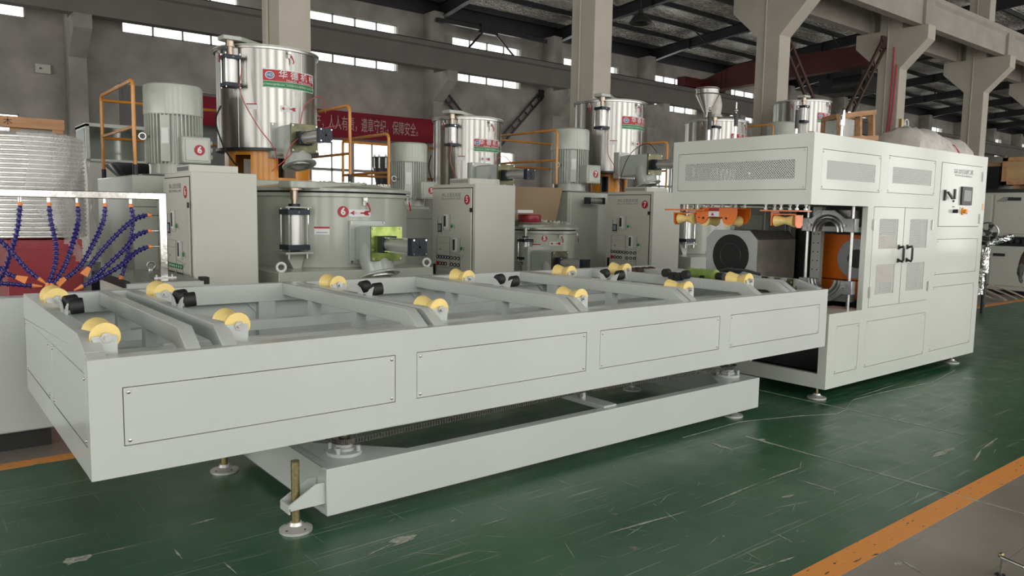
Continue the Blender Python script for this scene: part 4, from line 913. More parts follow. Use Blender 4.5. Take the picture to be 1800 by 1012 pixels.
def motor(parent, x, y, zb_, zf, zc_, zt, r, digit, boxa=.35):
    """vertical finned motor: zb_ base, zf fin bottom, zc_ cowl bottom, zt top"""
    d = MB().lathe([(0, zf), (r*.86, zf), (r*.86, zc_), (0, zc_)], (x, y, 0), (0,0,1), 36).build('motor_body', 'motor', parent)
    p = MB(); n = 44
    for i in range(n):
        a = 2*PI*i/n; e = Vector((math.cos(a), math.sin(a), 0)); c = Vector((x, y, 0))
        p.beam(c+e*r*.9+Vector((0,0,zf+.02)), c+e*r*.9+Vector((0,0,zc_)), .012, r*.16, up=e)
    stuff(p.build('cooling_fins', 'motor', d, smooth=False))
    MB().lathe([(r*.96, zc_-.01), (r, zc_), (r, zt-.05), (r*.97, zt-.02), (r*.88, zt-.004), (0, zt+.005)], (x, y, 0), (0,0,1), 48).build('fan_cowl', 'motor', parent)
    MB().lathe([(0, zb_), (r*1.08, zb_), (r*1.08, zb_+.025), (r*.85, zb_+.04), (r*.85, zf), (0, zf)], (x, y, 0), (0,0,1), 36).build('motor_flange', 'motor', parent)
    e = Vector((math.sin(-.55), -math.cos(-.55), 0)); c = Vector((x, y, 0))+e*r*.98; t = Vector((-e.y, e.x, 0))
    MB().beam(c+Vector((0,0,zf+.04)), c+Vector((0,0,zc_-.02)), .10, .03, up=e).build('lifting_rib', 'motor', d)
    MB().beam(c+e*.018+Vector((0,0,zf+(zc_-zf)*.42)), c+e*.018+Vector((0,0,zf+(zc_-zf)*.72)), .075, .004, up=e).build('rating_plate', 'lwhite', d)
    MB().torus(Vector((x, y, 0))+Vector((-r*1.15, -.1, zf+(zc_-zf)*.55)), (0,1,0), .035, .01, 16, 6).cyl((x-r*.8, y-.1, zf+(zc_-zf)*.55), (x-r*1.03, y-.1, zf+(zc_-zf)*.55), .012, 8).build('eye_bolt', 'steel', d)
    bw = r*.50; bx, by = x+r*.36, y-r*1.15
    o = MB().box(bx-bw, bx+bw, by-.10, by+.06, zf+.02, zf+.02+bw*1.9).build('terminal_box', 'motor', parent, bevel=.02)
    MB().box(bx-bw*.8, bx+bw*.8, by-.112, by-.10, zf+.02+bw*.2, zf+.02+bw*1.7).build('box_cover', 'motor', o, bevel=.008)
    MB().box(bx-bw*.7, bx+bw*.7, by+.06, y-r*.7, zf+.06, zf+.0+bw*1.6).build('box_neck', 'motor', o)
    nlabelY(o, digit, bx+bw*.15, by-.113, zf+.02+bw*.95, bw*.37)
    q = MB()
    for k in range(3): q.cyl((bx+bw, by-.02, zf+.1+k*bw*.5), (bx+bw+.03, by-.02, zf+.1+k*bw*.5), bw*.17, 10)
    q.build('cable_glands', 'motor', o)
def wire(parent, pts, mt='redhose', r=.006, name='air_hose'):
    P_ = [Vector(p) for p in pts]; out = []
    for i in range(len(P_)-1):
        a, b, c, d = P_[max(i-1, 0)], P_[i], P_[i+1], P_[min(i+2, len(P_)-1)]
        for k in range(6):
            t = k/6; out.append(.5*((2*b)+(c-a)*t+(2*a-5*b+4*c-d)*t*t+(3*b-a-3*c+d)*t**3))
    out.append(P_[-1]); return MB().tube(out, r, 6).build(name, mt, parent)
def big_unit(X, digit, label, cold=True, zoff=0, ringr=.52, funnel=False, lower=True, orx=3.14):
    t = thing('mixing_unit', label, 'mixer', (X+2.6, 6.2, 0), 'hot and cold mixing units in a row')
    z0, z1 = 2.32+zoff, 3.48+zoff; x = X+3.14
    drumunit(t, x, 6.3, .6, z0, z1, ring=(ringr, 1.925+zoff), funnel=funnel)
    p = MB().box(X+1.33, X+4.0, 5.3, 7.0, .0, 1.925+zoff) if lower else MB().box(X+2.3, X+3.9, 5.6, 7.0, 0, 1.925+zoff)
    p.build('platform_box', 'mixer', t, bevel=.01)
    motor(t, X+1.94, 6.0, 1.93+zoff, 2.06+zoff, 2.62+zoff, 2.96+zoff, .31, digit)
    MB().box(X+1.5, X+2.5, 5.6, 6.5, 1.926+zoff, 1.95+zoff).build('motor_plate', 'dark', t)
    return t
# ---- unit six (largest in the photograph)
U6 = big_unit(0, '6', 'large mixer with tall polished drum on an amber ring stand and motor numbered 6')
MB().box(1.34, 3.99, 5.295, 5.3, 1.60, 1.605).build('platform_seam', 'seam', U6)
railset(U6, 1.392, 5.4, 6.95, 1.926, 2.89, 2.42); railset(U6, 3.815, 5.4, 6.95, 1.926, 2.87, 2.29)
backrail(U6, 1.392, 3.815, 6.95, 2.84, 2.40)
outlet(U6, 3.14, 5.2, 2.41, 5.74, .93, 'dplate')
wire(U6, [(2.62, 5.72, 3.2), (2.58, 5.65, 2.9), (2.75, 5.6, 2.55), (2.9, 5.5, 2.3), (2.86, 5.3, 2.05)])
wire(U6, [(3.5, 5.4, 2.75), (3.4, 5.3, 2.92), (3.2, 5.3, 2.8), (3.1, 5.25, 2.5), (3.0, 5.2, 2.25), (2.75, 5.2, 2.02)]); wire(U6, [(3.6, 5.2, 2.6), (3.3, 5.15, 2.52), (3.08, 5.15, 2.42), (2.95, 5.15, 2.3), (2.9, 5.2, 2.1)], 'redhose')
wire(U6, [(2.50, 6.1, 2.8), (2.42, 6.05, 2.6), (2.5, 6, 2.3), (2.6, 5.9, 2.1)], 'rubber', .01, 'power_cable')
def cold_mixer(t, cx, cy, r, z0, z1, digit, s, ca, base, la=None, oa=(.45, 0), plate='zplate', nl=None):
    d = MB().lathe([(0, z0), (r, z0), (r, z1-.06), (r+.03, z1-.055), (r+.03, z1-.02), (r, z1-.015), (0, z1-.01)], (cx, cy, 0), (0,0,1), 72).build('cold_drum', 'mixer', t)
    MB().lathe([(r+.002, z1-.018), (r+.002, z1-.003)], (cx, cy, 0), (0,0,1), 72).build('lid_gap', 'seam', d)
    lid = MB().lathe([(0, z1), (r+.045, z1), (r+.045, z1+.03), (r+.0, z1+.045), (r*.55, z1+.10), (0, z1+.115)], (cx, cy, 0), (0,0,1), 72).build('cold_lid', 'mixer', t)
    for a, rr, q in ((.3, .45, .17), (-.5, .35, .1), (.95, .62, .12), (.7, .75, .09)):
        px, py = cx+r*rr*math.sin(a), cy-r*rr*math.cos(a); zz = z1+.115-.075*rr
        o = MB().cyl((px, py, zz-.02), (px, py, zz+.03), r*q, 24).build('lid_port', 'mixer', lid)
        b = MB()
        for k in range(8): b.cyl((px+r*q*.82*math.cos(k*PI/4), py+r*q*.82*math.sin(k*PI/4), zz+.03), (px+r*q*.82*math.cos(k*PI/4), py+r*q*.82*math.sin(k*PI/4), zz+.042), .012*s, 6)
        stuff(b.build('port_bolts', 'steel', o))
    e = Vector((math.sin(ca), -math.cos(ca), 0)); c = Vector((cx, cy, 0))+e*(r+.14*s); tt = Vector((math.cos(ca), math.sin(ca), 0))
    a1, a2 = c+tt*.17*s, c-tt*.17*s; b1, b2 = Vector((cx, cy, 0))+e*r*.6+tt*.45*s, Vector((cx, cy, 0))+e*r*.6-tt*.2*s
    MB().prism([(a2.x, a2.y), (c.x+e.x*.1, c.y+e.y*.1), (a1.x, a1.y), (b1.x, b1.y), (b2.x, b2.y)], 'z', z1+.02, z1+.10*s).build('lid_arm', 'mixer', lid, bevel=.012)
    MB().cyl((c.x, c.y, z1+.02), (c.x, c.y, z1-.0), .09*s, 20).cyl((c.x, c.y, z1), (c.x, c.y, z1-.1*s), .04*s, 20).cyl((c.x, c.y, z1-.1*s), (c.x, c.y, z1-.16*s), .03*s, 16).build('lift_rod', 'copper' if s > .8 else 'steel', t)
    o = airy(t, c.x, c.y, z1-.62*s, z1-.20*s, .12*s)
    MB().box(c.x-.15*s, c.x+.15*s, c.y-.13*s, c.y+.16*s, z1-.66*s, z1-.64*s).box(c.x-.14*s, c.x+.14*s, c.y-.12*s, c.y+.16*s, z1-.185*s, z1-.17*s).build('cylinder_bracket', 'mixer', o)
    MB().cyl((c.x, c.y, z1-.2*s), (c.x, c.y, z1-.14*s), .06*s, 16).build('cylinder_neck', 'navy', o)
    MB().prism([(c.x-.1*s, z1-.66*s), (c.x+.12*s, z1-.66*s), (c.x+.05*s, z1-.92*s)], 'y', c.y+.02, c.y+.05).build('bracket_gusset', 'mixer', o)
    for k in (-1, 1): MB().cyl((c.x+k*.1*s, c.y-.09*s, z1-.71*s), (c.x+k*.1*s, c.y-.09*s, z1-.66*s), .022*s, 8).build('bracket_nut', 'steel', o)
    return d
cold_mixer(U6, 3.437, 5.2-.0, .913, .984, 1.80, '6', 1.0, -.78, None)
a6 = lambda n, mt, a, z, pts: curvedpoly(U6, n, mt, 3.437, 5.2, .916, a, z, pts)
outlet(U6, 3.455, 3.86, 1.258, 4.30, 1.05, 'zplate')
n = 24; o = a6('number_label', 'lred', -.277, 1.584, [(.06*math.cos(2*PI*i/n), .06*math.sin(2*PI*i/n)) for i in range(n)])
text('6', .105, 'number', 'lwhite', o, onC(3.437, 5.2, .919, -.277, 1.584), 1, .004)
o = curved(U6, 'arrow_label', 'lwhite', 3.437, 5.2, .9155, -.07, 1.572, .25, .075); curvedpoly(o, 'arrow', 'lred', 3.437, 5.2, .918, -.07, 1.572, [(u*.23, v*.23) for u, v in ARROW])
o = curved(U6, 'caution_label', 'lwhite', 3.437, 5.2, .9155, -.52, 1.38, .16, .085); curved(o, 'caution_stripe', 'lred', 3.437, 5.2, .917, -.52, 1.412, .16, .02); curved(o, 'caution_line', 'lblue', 3.437, 5.2, .917, -.52, 1.36, .12, .006)
latch(U6, 3.437, 5.2, .913, -.02, 1.72, 1.1); latch(U6, 3.437, 5.2, .913, .85, 1.74, 1.1)
p = MB().box(2.34, 4.13, 4.0, 6.1, .0, .982); p.build('base_box', 'mixer', U6, bevel=.008)
for x, y in ((2.39, 4.06), (4.08, 4.06)): MB().torus((x, y, 1.03), (.25,1,0), .042, .013, 20, 8).cyl((x, y, .98), (x, y, 1.0), .025, 10).build('lifting_eye', 'lwhite', U6)
for x in (2.9, 3.25): MB().cyl((x, 4.55, .98), (x, 4.55, 1.0), .04, 16).build('foot_boss', 'mixer', U6)
# ---- unit five (smaller)
U5 = thing('mixing_unit', 'smaller mixer between the other two, drum on low platform and motor numbered 5', 'mixer', (6.0, 6.2, 0), 'hot and cold mixing units in a row')
MB().box(4.37, 6.9, 5.45, 7.0, 0, 1.63).build('platform_box', 'mixer', U5, bevel=.01); MB().box(4.38, 6.89, 5.446, 5.45, 1.50, 1.505).build('platform_seam', 'seam', U5)
drumunit(U5, 6.21, 6.3, .509, 1.98, 2.94, sign_a=.02, szf=.61, sw=.55, ring=(.42, 1.63), cyl_a=-.99, latches=(.05, -1.35))
motor(U5, 5.008, 6.0, 1.63, 1.74, 2.27, 2.534, .255, '5')
railset(U5, 4.41, 5.5, 6.8, 1.631, 2.58, 2.09); railset(U5, 6.85, 6.40, 6.92, 1.631, 2.98, 2.40); backrail(U5, 4.41, 6.85, 6.8, 2.56, 2.09)
outlet(U5, 6.09, 5.2, 2.12, 5.80, .85, 'dplate')
cold_mixer(U5, 6.758, 5.2-.0, .502, .75, 1.372, '5', .67, -1.08, None)
cc = (6.758, 5.2)
n = 24; o = curvedpoly(U5, 'number_label', 'lred', *cc, .505, -.613, 1.25, [(.042*math.cos(2*PI*i/n), .042*math.sin(2*PI*i/n)) for i in range(n)])
text('5', .078, 'number', 'lwhite', o, onC(*cc, .508, -.613, 1.25), 1, .003)
o = curved(U5, 'arrow_label', 'lwhite', *cc, .5045, -.28, 1.18, .18, .05); curvedpoly(o, 'arrow', 'lred', *cc, .507, -.28, 1.18, [(u*.17, v*.17) for u, v in ARROW])
o = curved(U5, 'caution_label', 'lwhite', *cc, .5045, -.83, 1.135, .11, .07); curved(o, 'caution_stripe', 'lred', *cc, .506, -.83, 1.162, .11, .016)
latch(U5, *cc, .502, -.18, 1.31, .9); latch(U5, *cc, .502, .9, 1.3, .9)
outlet(U5, 6.32, 4.30, .96, 4.80, .8, 'dplate')
MB().box(5.7, 7.2, 4.35, 5.28, 0, .74).build('base_box', 'mixer', U5, bevel=.008)
o = MB().lathe([(0, 0), (.155, 0), (.165, .02), (.165, .09), (.155, .105), (0, .105)], (6.31, 4.93, 1.475), (0,0,1), 10).build('gear_cover', 'red', U5)
MB().box(5.95, 6.22, 4.75, 4.95, 1.60, 1.64).build('strip_light', 'lwhite', U5)
wire(U5, [(5.66, 5.9, 2.6), (5.6, 5.85, 2.3), (5.72, 5.8, 2.0), (5.75, 5.7, 1.7)]); wire(U5, [(6.0, 5.3, 2.2), (6.0, 5.3, 2.33), (6.15, 5.3, 2.38), (6.3, 5.3, 2.25)])
wire(U5, [(5.5, 6.2, 2.4), (5.4, 6.1, 2.2), (5.45, 6, 1.9), (5.5, 5.9, 1.7)], 'rubber', .009, 'power_cable')
# ---- unit seven
U7 = big_unit(6.1, '7', 'large mixer behind the cabinet numbered 7 with striped reflections on its drum', ringr=.34, orx=3.24)
outlet(U7, 9.08, 5.1, 2.41, 5.74, .98, 'dplate')
railset(U7, 7.50, 5.4, 6.95, 1.926, 2.86, 2.4) if False else None
railset(U7, 7.262, 5.45, 6.9, 1.926, 2.85, 2.4); backrail(U7, 7.262, 9.74, 6.95, 2.80, 2.37); railset(U7, 9.74, 5.4, 6.95, 1.926, 2.84, 2.35)
wire(U7, [(8.7, 5.8, 2.95), (8.66, 5.75, 2.6), (8.8, 5.7, 2.35), (8.85, 5.6, 1.98)]); wire(U7, [(9.25, 5.2, 2.62), (9.0, 5.2, 2.75), (8.75, 5.3, 2.6), (8.65, 5.4, 2.3), (8.6, 5.4, 2.0)], 'rubber', .006, 'black_air_hose')
cold_mixer(U7, 9.92, 5.2, .86, .984, 1.80, '7', 1.0, -.82, None)
MB().box(8.7, 10.7, 4.0, 5.28, 0, .98).build('base_box', 'mixer', U7, bevel=.008)
MB().torus((9.2, 4.06, 1.03), (.3,1,0), .042, .013, 20, 8).build('lifting_eye', 'lwhite', U7)
o = side_cyl(U7, (7.62, 5.16, 1.80), .36, .05)
# platform of unit seven reaches further left
MB().box(7.36, 7.43, 5.3, 7.0, 0, 1.925).build('platform_side', 'mixer', U7)
# ---- unit eight and nine, only their tops show above the belling machine
U8 = big_unit(9.13, '8', 'mixer with a conical steel feed funnel on its drum behind the belling machine roof', funnel=True, lower=False, zoff=-.06)
railset(U8, 12.95, 5.45, 6.9, 1.87, 3.40, 3.0)
U9 = big_unit(12.2, '9', 'farthest mixer, dull steel drum showing above the machine corner before the column', lower=False, zoff=.62)
MB().box(12.7, 13.0, 6.0, 6.5, 1.86, 3.18).build('valve_box', 'black', U8)
railset(U9, 16.0, 5.6, 6.9, 2.55, 3.45, 3.1)
# ================================================================== CONTROL CABINETS
def cabinet(x, digit, label, glitter=False):
    t = thing('control_cabinet', label, 'cabinet', (x+.3, 4.45, 0), 'mixer control cabinets')
    X0, X1, Y0, Y1, Z1 = x, x+.595, 4.0, 4.9, 1.93
    MB().box(X0, X1, Y0, Y1, .1, Z1).build('body', 'cab', t, bevel=.006); MB().box(X0+.02, X1-.02, Y0+.02, Y1-.02, 0, .1).build('plinth', 'black', t)
    v = MB().box(X0+.03, X1-.12, Y0+.16, Y1-.32, Z1, Z1+.07).build('roof_vent', 'cab', t, bevel=.004)
    g = MB()
    for i in range(22): g.box(X0+.0285, X0+.0295, Y0+.2+i*.017, Y0+.208+i*.017, Z1+.015, Z1+.055)
    stuff(g.build('vent_slots', 'lgrey', v)); MB().torus((X1-.16, Y0+.158, Z1+.035), (0,1,0), .018, .004, 16, 6).build('lifting_ring', 'steel', v)
    d = MB().box(X0-.018, X0-.002, Y0+.06, Y1-.01, .14, Z1-.05).build('door', 'cab', t, bevel=.003)
    MB().box(X0-.0015, X0, Y0+.05, Y1, .13, Z1-.04).build('door_gap', 'seam', d)
    xx = X0-.018
    D = Y1-Y0
    def Py(u): return Y1-u*D            # u from the left as one faces the door
    text('SRL-Z混合机组', .055, 'title', 'lgrey', d, onX(xx-.001, Py(.47), 1.80), 1.15)
    text('SRL-Z MIXING UNIT', .034, 'subtitle', 'lgrey', d, onX(xx-.001, Py(.47), 1.755), 1.4)
    nlabelX(d, digit, xx, Py(.84), 1.745, .058)
    MB().box(xx-.006, xx+.002, Py(.93)-.02, Py(.93)+.02, 1.60, 1.65).build('hinge_block', 'black', d); MB().box(xx-.012, xx, Py(.08)-.02, Py(.08)+.02, .82, .95).build('door_lock', 'black', d)
    def bx(n_, mt, u0, u1, z0, z1, h=.002): return MB().box(xx-h, xx, Py(u1), Py(u0), z0, z1).build(n_, mt, d)
    def ln(pts):
        p = MB()
        for (u0, za), (u1, zb2) in zip(pts[:-1], pts[1:]): p.beam((xx-.0008, Py(u0), za), (xx-.0008, Py(u1), zb2), .006, .0016)
        return p
    L_ = MB()
    for pts in ([(.15, 1.54), (.25, 1.54), (.25, 1.33), (.15, 1.33), (.15, 1.54)], [(.27, 1.57), (.48, 1.57)], [(.29, 1.56), (.29, 1.37), (.45, 1.37), (.45, 1.56)], [(.13, 1.29), (.45, 1.29), (.45, .93)], [(.13, 1.22), (.45, 1.22)], [(.13, 1.29), (.13, .86), (.69, .86), (.69, 1.09)],
                [(.45, 1.28), (.75, 1.28)], [(.46, 1.12), (.69, 1.12), (.69, 1.28)], [(.45, 1.10), (.69, 1.09)], [(.46, 1.46), (.55, 1.44), (.56, 1.40), (.6, 1.40)], [(.7, 1.2), (.78, 1.18), (.78, 1.14), (.83, 1.14)], [(.72, 1.04), (.77, 1.09)]):
        L_.add(*[(lambda q: (q.v, q.f))(ln(pts))][0])
    stuff(L_.build('diagram_lines', 'lgrey', d))
    bx('meter', 'seam', .155, .245, 1.35, 1.455, .006); bx('meter_display', 'lcd', .168, .232, 1.365, 1.44, .008)
    for u, z in ((.33, 1.42), (.55, 1.14)): bx('gauge', 'lwhite', u-.03, u+.06, z-.02, z+.15, .004); bx('gauge_slot', 'black', u-.02, u+.02, z, z+.13, .008)
    for u, z in ((.50, 1.425), (.73, 1.165)): MB().cyl((xx, Py(u), z), (xx-.012, Py(u), z), .020, 14).build('green_button', 'lgreen' , d)
    for r_, z in ((0, 1.045), (1, .965)):
        for c_, u in enumerate((.16, .225, .29, .355, .42, .50, .58, .66)):
            if r_ and c_ == 4: continue
            col = 'lred' if (r_ and c_ == 0) else ('lgreen' if (not r_ and glitter) else 'black')
            rr = .026 if col == 'lred' else .023
            q = MB().cyl((xx, Py(u), z), (xx-.012, Py(u), z), rr, 14).build('button', col, d)
            if col != 'lred': MB().box(xx-.016, xx-.012, Py(u)-.016, Py(u)-.001, z-.010, z+.010).build('button_cap', 'lwhite', q)
    tk = MB()
    for u in (.225, .29, .355, .42, .50, .58, .66): tk.box(xx-.001, xx, Py(u)-.018, Py(u)+.018, .915, .921)
    stuff(tk.build('button_captions', 'lgrey', d))
    MB().prism([(Py(.2), 1.13), (Py(.24), 1.13), (Py(.2), 1.15)], 'x', xx-.002, xx).build('warning_mark', 'lgrey', d)
    return t
cabinet(1.545, '6', 'grey control cabinet seen nearly edge on with number 6 at its door top', True)
cabinet(4.705, '5', 'grey control cabinet with number 5 label beside the small cold mixer')
cabinet(7.815, '7', 'grey control cabinet with number 7 label beside the belling machine')
# cardboard leaning against the platform
t_ = thing('cardboard_sheet', 'large brown folded cardboard sheet standing behind the small cold mixer lid', 'cardboard', (6.7, 5.15, 1.5))
MB().prism([(6.17, 1.50), (7.12, 1.49), (7.24, 1.98), (6.17, 1.965)], 'y', 5.28, 5.29).build('board', 'card', t_)
# ================================================================== LEFT FOREGROUND GROUP
t_ = thing('cooling_tank', 'plain white steel tank wall over a dark block standing in for its shadow at the left picture edge', 'tank', (-1.0, 2.67, 0))
MB().box(-3.0, .30, 2.6, 2.74, .12, 1.01).build('tank_body', 'white', t_, bevel=.012); MB().box(-2.9, .2, 2.63, 2.73, 0, .12).build('plinth', 'seam', t_)  # near-black block below the tank imitates the shadow underneath
t_ = thing('steel_table', 'low machine bed with oily grey steel top and black rubber edge behind the pipe table', 'table', (1.17, 4.0, 0))
MB().box(.90, 1.44, 3.44, 4.7, .1, .985).build('bed_body', 'cab', t_); MB().box(.89, 1.45, 3.44, 4.72, .985, 1.0).build('table_top', 'tabletop', t_, bevel=.004)
MB().box(.84, .89, 3.44, 4.72, .955, 1.004).build('edge_rubber', 'rubber', t_); MB().box(.93, 1.40, 3.5, 4.65, 0, .1).build('plinth', 'black', t_)
MB().box(.86, 1.45, 3.40, 3.44, .93, .99).build('front_strip', 'white', t_); MB().box(1.44, 1.50, 3.41, 3.52, .96, 1.02).build('corner_buffer', 'rubber', t_)
MB().torus((1.33, 4.62, 1.045), (.1,1,0), .035, .01, 20, 8).cyl((1.33, 4.62, 1.0), (1.33, 4.62, 1.012), .03, 12).build('lifting_eye', 'steel', t_)
t_ = thing('spray_hose_frame', 'polished square tube frame with blue segmented coolant hoses hanging from it', 'frame', (.2, 3.75, 0))
YF = 3.75
MB().prism([(-.60, 1.665), (1.19, 1.665), (1.19, 1.0), (1.255, 1.0), (1.255, 1.725), (-.6, 1.725)], 'y', YF-.03, YF+.03).build('tube_frame', 'stain2', t_, bevel=.006)
MB().box(1.13, 1.31, YF-.06, YF+.06, 1.0, 1.012).cyl((1.16, YF-.03, 1.012), (1.16, YF-.03, 1.03), .012, 6).cyl((1.285, YF-.03, 1.012), (1.285, YF-.03, 1.03), .012, 6).build('foot_plate', 'steel', t_)
def seghose(pts, noz, side=False):
    P_ = [Vector(p) for p in pts]; fine = []
    for i in range(len(P_)-1):
        a, b, c, d = P_[max(i-1, 0)], P_[i], P_[i+1], P_[min(i+2, len(P_)-1)]
        for k in range(24):
            t = k/24; fine.append(.5*((2*b)+(c-a)*t+(2*a-5*b+4*c-d)*t*t+(3*b-a-3*c+d)*t**3))
    fine.append(P_[-1]); o = MB(); acc = 0; st = fine[0]; seg = .036; prev = fine[0]
    for q in fine[1:]:
        if (q-st).length >= seg:
            d = (q-st); L = d.length
            o.lathe([(.011, 0), (.0155, L*.15), (.0135, L*.45), (.017, L*.72), (.0235, L*.82), (.0235, L*.95), (.014, L*1.02)], st, d, 10); st = q
    h = o.build('segmented_hose', 'hose', t_)
    d = (fine[-1]-fine[-8]).normalized(); e = st
    if noz == 'fan':
        u = Vector((0,1,0)).cross(d).normalized(); s_ = Vector((0,1,0)); w2 = .03
        vs = [e+u*.014+s_*.014, e-u*.014+s_*.014, e-u*.014-s_*.014, e+u*.014-s_*.014, e+d*.075+u*w2+s_*.005, e+d*.075-u*w2+s_*.005, e+d*.075-u*w2-s_*.005, e+d*.075+u*w2-s_*.005]
        MB().add(vs, [(0,3,2,1), (4,5,6,7), (0,1,5,4), (1,2,6,5), (2,3,7,6), (3,0,4,7)]).build('nozzle', 'hnoz', h)
    else: MB().lathe([(0, 0), (.019, 0), (.015, .02), (.006, .07), (0, .07)], e, d, 10).build('nozzle', 'hnoz', h)
    s0 = fine[0]; dd = Vector((1, 0, 0)) if side else Vector((0, 0, 1))
    MB().lathe([(0, 0), (.017, 0), (.017, .018), (.012, .02), (.012, .032), (0, .032)], s0, dd, 10).build('orange_adapter', 'hnoz', h)
    MB().cyl(s0+dd*.03, s0+dd*(.075 if not side else .085), .013 if not side else .007, 10).build('steel_nipple', 'chrome', h)
for x, pts, nz in ((.20, [(.20,1.60,0), (.18,1.43,.02), (.15,1.30,.05), (.12,1.2,.08), (.09,1.09,.12), (.03,.98,.15)], 'fan'),
                   (.393, [(.393,1.60,0), (.40,1.48,.0), (.42,1.30,-.05), (.40,1.13,-.1), (.34,.98,-.12)], 'cone'),
                   (.59, [(.59,1.60,0), (.59,1.48,0), (.53,1.30,-.08), (.46,1.12,-.12), (.37,.99,-.15)], 'cone'),
                   (.787, [(.787,1.60,0), (.77,1.48,0), (.68,1.30,-.06), (.57,1.12,-.1), (.455,1.03,-.13)], 'fan'),
                   (.98, [(.98,1.60,0), (.995,1.50,0), (.96,1.29,.0), (.91,1.09,-.02), (.885,1.02,-.02)], 'cone'),
                   (0, [(0,1.60,0), (-.02,1.45,0), (.11,1.27,-.05), (.22,1.11,-.08), (.30,1.03,-.1)], 'cone'),
                   (-.2, [(-.2,1.60,0), (-.15,1.35,0), (0,1.18,-.05), (.08,1.09,-.08), (.16,1.05,-.1)], 'fan'),
                   (-.4, [(-.4,1.60,0), (-.3,1.3,0), (-.05,1.05,-.08), (.15,1.0,-.1), (.25,.985,-.1)], 'cone')):
    seghose([(p[0], YF+p[2]*1.0, p[1]) for p in pts], nz)
for z, pts in ((1.535, [(1.105,1.535,0), (1.0,1.50,-.03), (.86,1.38,-.06), (.70,1.2,-.08), (.62,1.09,-.1)]), (1.40, [(1.105,1.40,0), (1.0,1.36,-.04), (.88,1.23,-.08), (.62,.99,-.12)]), (1.268, [(1.105,1.268,0), (1.0,1.225,-.03), (.83,1.10,-.12), (.56,.96,-.14)])):
    seghose([(p[0], YF+p[2], p[1]) for p in pts], 'fan' if z > 1.5 else 'cone', True)
# wrapped coil on a red box with timber frame behind
t_ = thing('wrapped_coil', 'big ribbed silver coil under bubble wrap standing on the red box at the left', 'coil', (.42, 5.3, 1.3))
pr = [(0, 1.30)]; nrib = 23
for i in range(nrib):
    z = 1.30+.93*i/nrib; dz = .93/nrib; pr += [(.452, z+.003), (.470, z+dz*.3), (.470, z+dz*.7), (.452, z+dz*.97)]
pr += [(.45, 2.235), (.43, 2.24), (0, 2.24)]
CX, CY_ = .435, 5.3
MB().lathe(pr, (CX, CY_, 0), (0,0,1), 56).build('ribbed_coil', 'silver', t_)
vs = []; fs = []; nu, nv = 22, 24
for i in range(nu+1):
    for j in range(nv+1):
        v = j/nv; z = 2.24-1.32*v; a = .28+i/nu*1.3-.55*(1-v)*(1-i/nu)+.1*math.sin(j*.5)*(1-i/nu)
        flare = max(0, v-.15)*.13*(i/nu)+.012*math.sin(i*1.3+j*.7)+.015*math.sin(j*.9+i*.3)
        r = .502+flare; vs.append((CX+r*math.sin(a), CY_-r*math.cos(a), z))
for i in range(nu):
    for j in range(nv):
        if j > 13 and i < (j-13)*1.0: continue
        k = i*(nv+1)+j; fs.append((k, k+nv+1, k+nv+2, k+1))
MB().add(vs, fs).build('bubble_wrap_sheet', 'bubble', t_)
MB().lathe([(.47, 0), (.40, .03), (.2, .05), (0, .05)], (CX, CY_, 2.235), (0,0,1), 40).build('top_wrap', 'bubble', t_)
for k, (dx, dz) in enumerate(((-.32, .12), (-.2, .09), (.05, .06), (.2, .05))):
    MB().lathe([(.12, 0), (.1, .05), (.05, dz), (0, dz+.01)], (CX+dx, CY_+.25, 2.26), (0,0,1), 9).build('wrap_fold', 'plastic', t_)
t_ = thing('red_box', 'dull red steel box carrying the silver wrapped coil', 'box', (.44, 5.2, 0))
MB().box(.20, .80, 4.9, 5.7, .0, 1.29).build('box_body', 'redcrate', t_, bevel=.006); MB().box(.195, .805, 4.893, 4.9, 1.2, 1.212).box(.195, .805, 4.893, 4.9, .93, .94).box(.68, .69, 4.893, 4.9, .94, 1.2).build('box_trim', 'red', t_)
t_ = thing('timber_crate_frame', 'raw pine crate frame whose top beam shows above the silver coil', 'crate', (.3, 6.2, 0))
MB().box(-1.2, .885, 6.16, 6.26, 2.39, 2.50).build('top_beam', 'wood', t_, bevel=.004)
for x in (-1.15, .77): MB().box(x, x+.10, 6.17, 6.25, 0, 2.39).build('corner_post', 'wood', t_)
MB().box(.40, .5, 6.2, 6.26, 0, 2.39).build('inner_post', 'wood', t_); MB().box(-1.2, .885, 6.88, 6.96, 2.3, 2.4).build('rear_beam', 'wood', t_); MB().box(-1.15, -1.05, 6.88, 6.96, 0, 2.3).build('rear_post', 'wood', t_); MB().box(.77, .87, 6.88, 6.96, 0, 2.3).build('rear_post', 'wood', t_)
MB().box(-1.1, .72, 6.3, 6.8, .1, 2.36).build('wrapped_load', 'plastic', t_)
text('木', .08, 'character_mark', 'seam', t_, onY(.38, 6.159, 2.445))
# far left steel cabinet, black hoppers
t_ = thing('glazed_cabinet', 'pale two tier metal cabinet with glass doors standing far off behind the left handrail', 'cabinet', (2.5, 12.5, 0))
MB().box(2.08, 3.1, 12.0, 13, 0.6, 2.3).build('lower_body', 'cab', t_); MB().box(2.08, 3.1, 12.0, 13, 0, .6).build('plinth', 'dark', t_)
MB().box(2.08, 3.1, 12.1, 13, 2.3, 2.38).box(2.08, 3.1, 12.0, 12.05, 2.38, 2.42).box(2.08, 2.14, 12.0, 13, 2.38, 3.02).box(3.04, 3.1, 12, 13, 2.38, 3.02).box(2.08, 3.1, 12.95, 13, 2.38, 3.02).box(2.08, 3.1, 12, 13, 2.98, 3.04).build('upper_frame', 'cab', t_)
MB().box(2.14, 2.9, 12.02, 12.03, 2.42, 2.98).build('glass_door', 'glass', t_); MB().box(2.1, 2.06, 12.3, 12.6, 1.2, 2.1).build('side_door', 'whitep', t_)
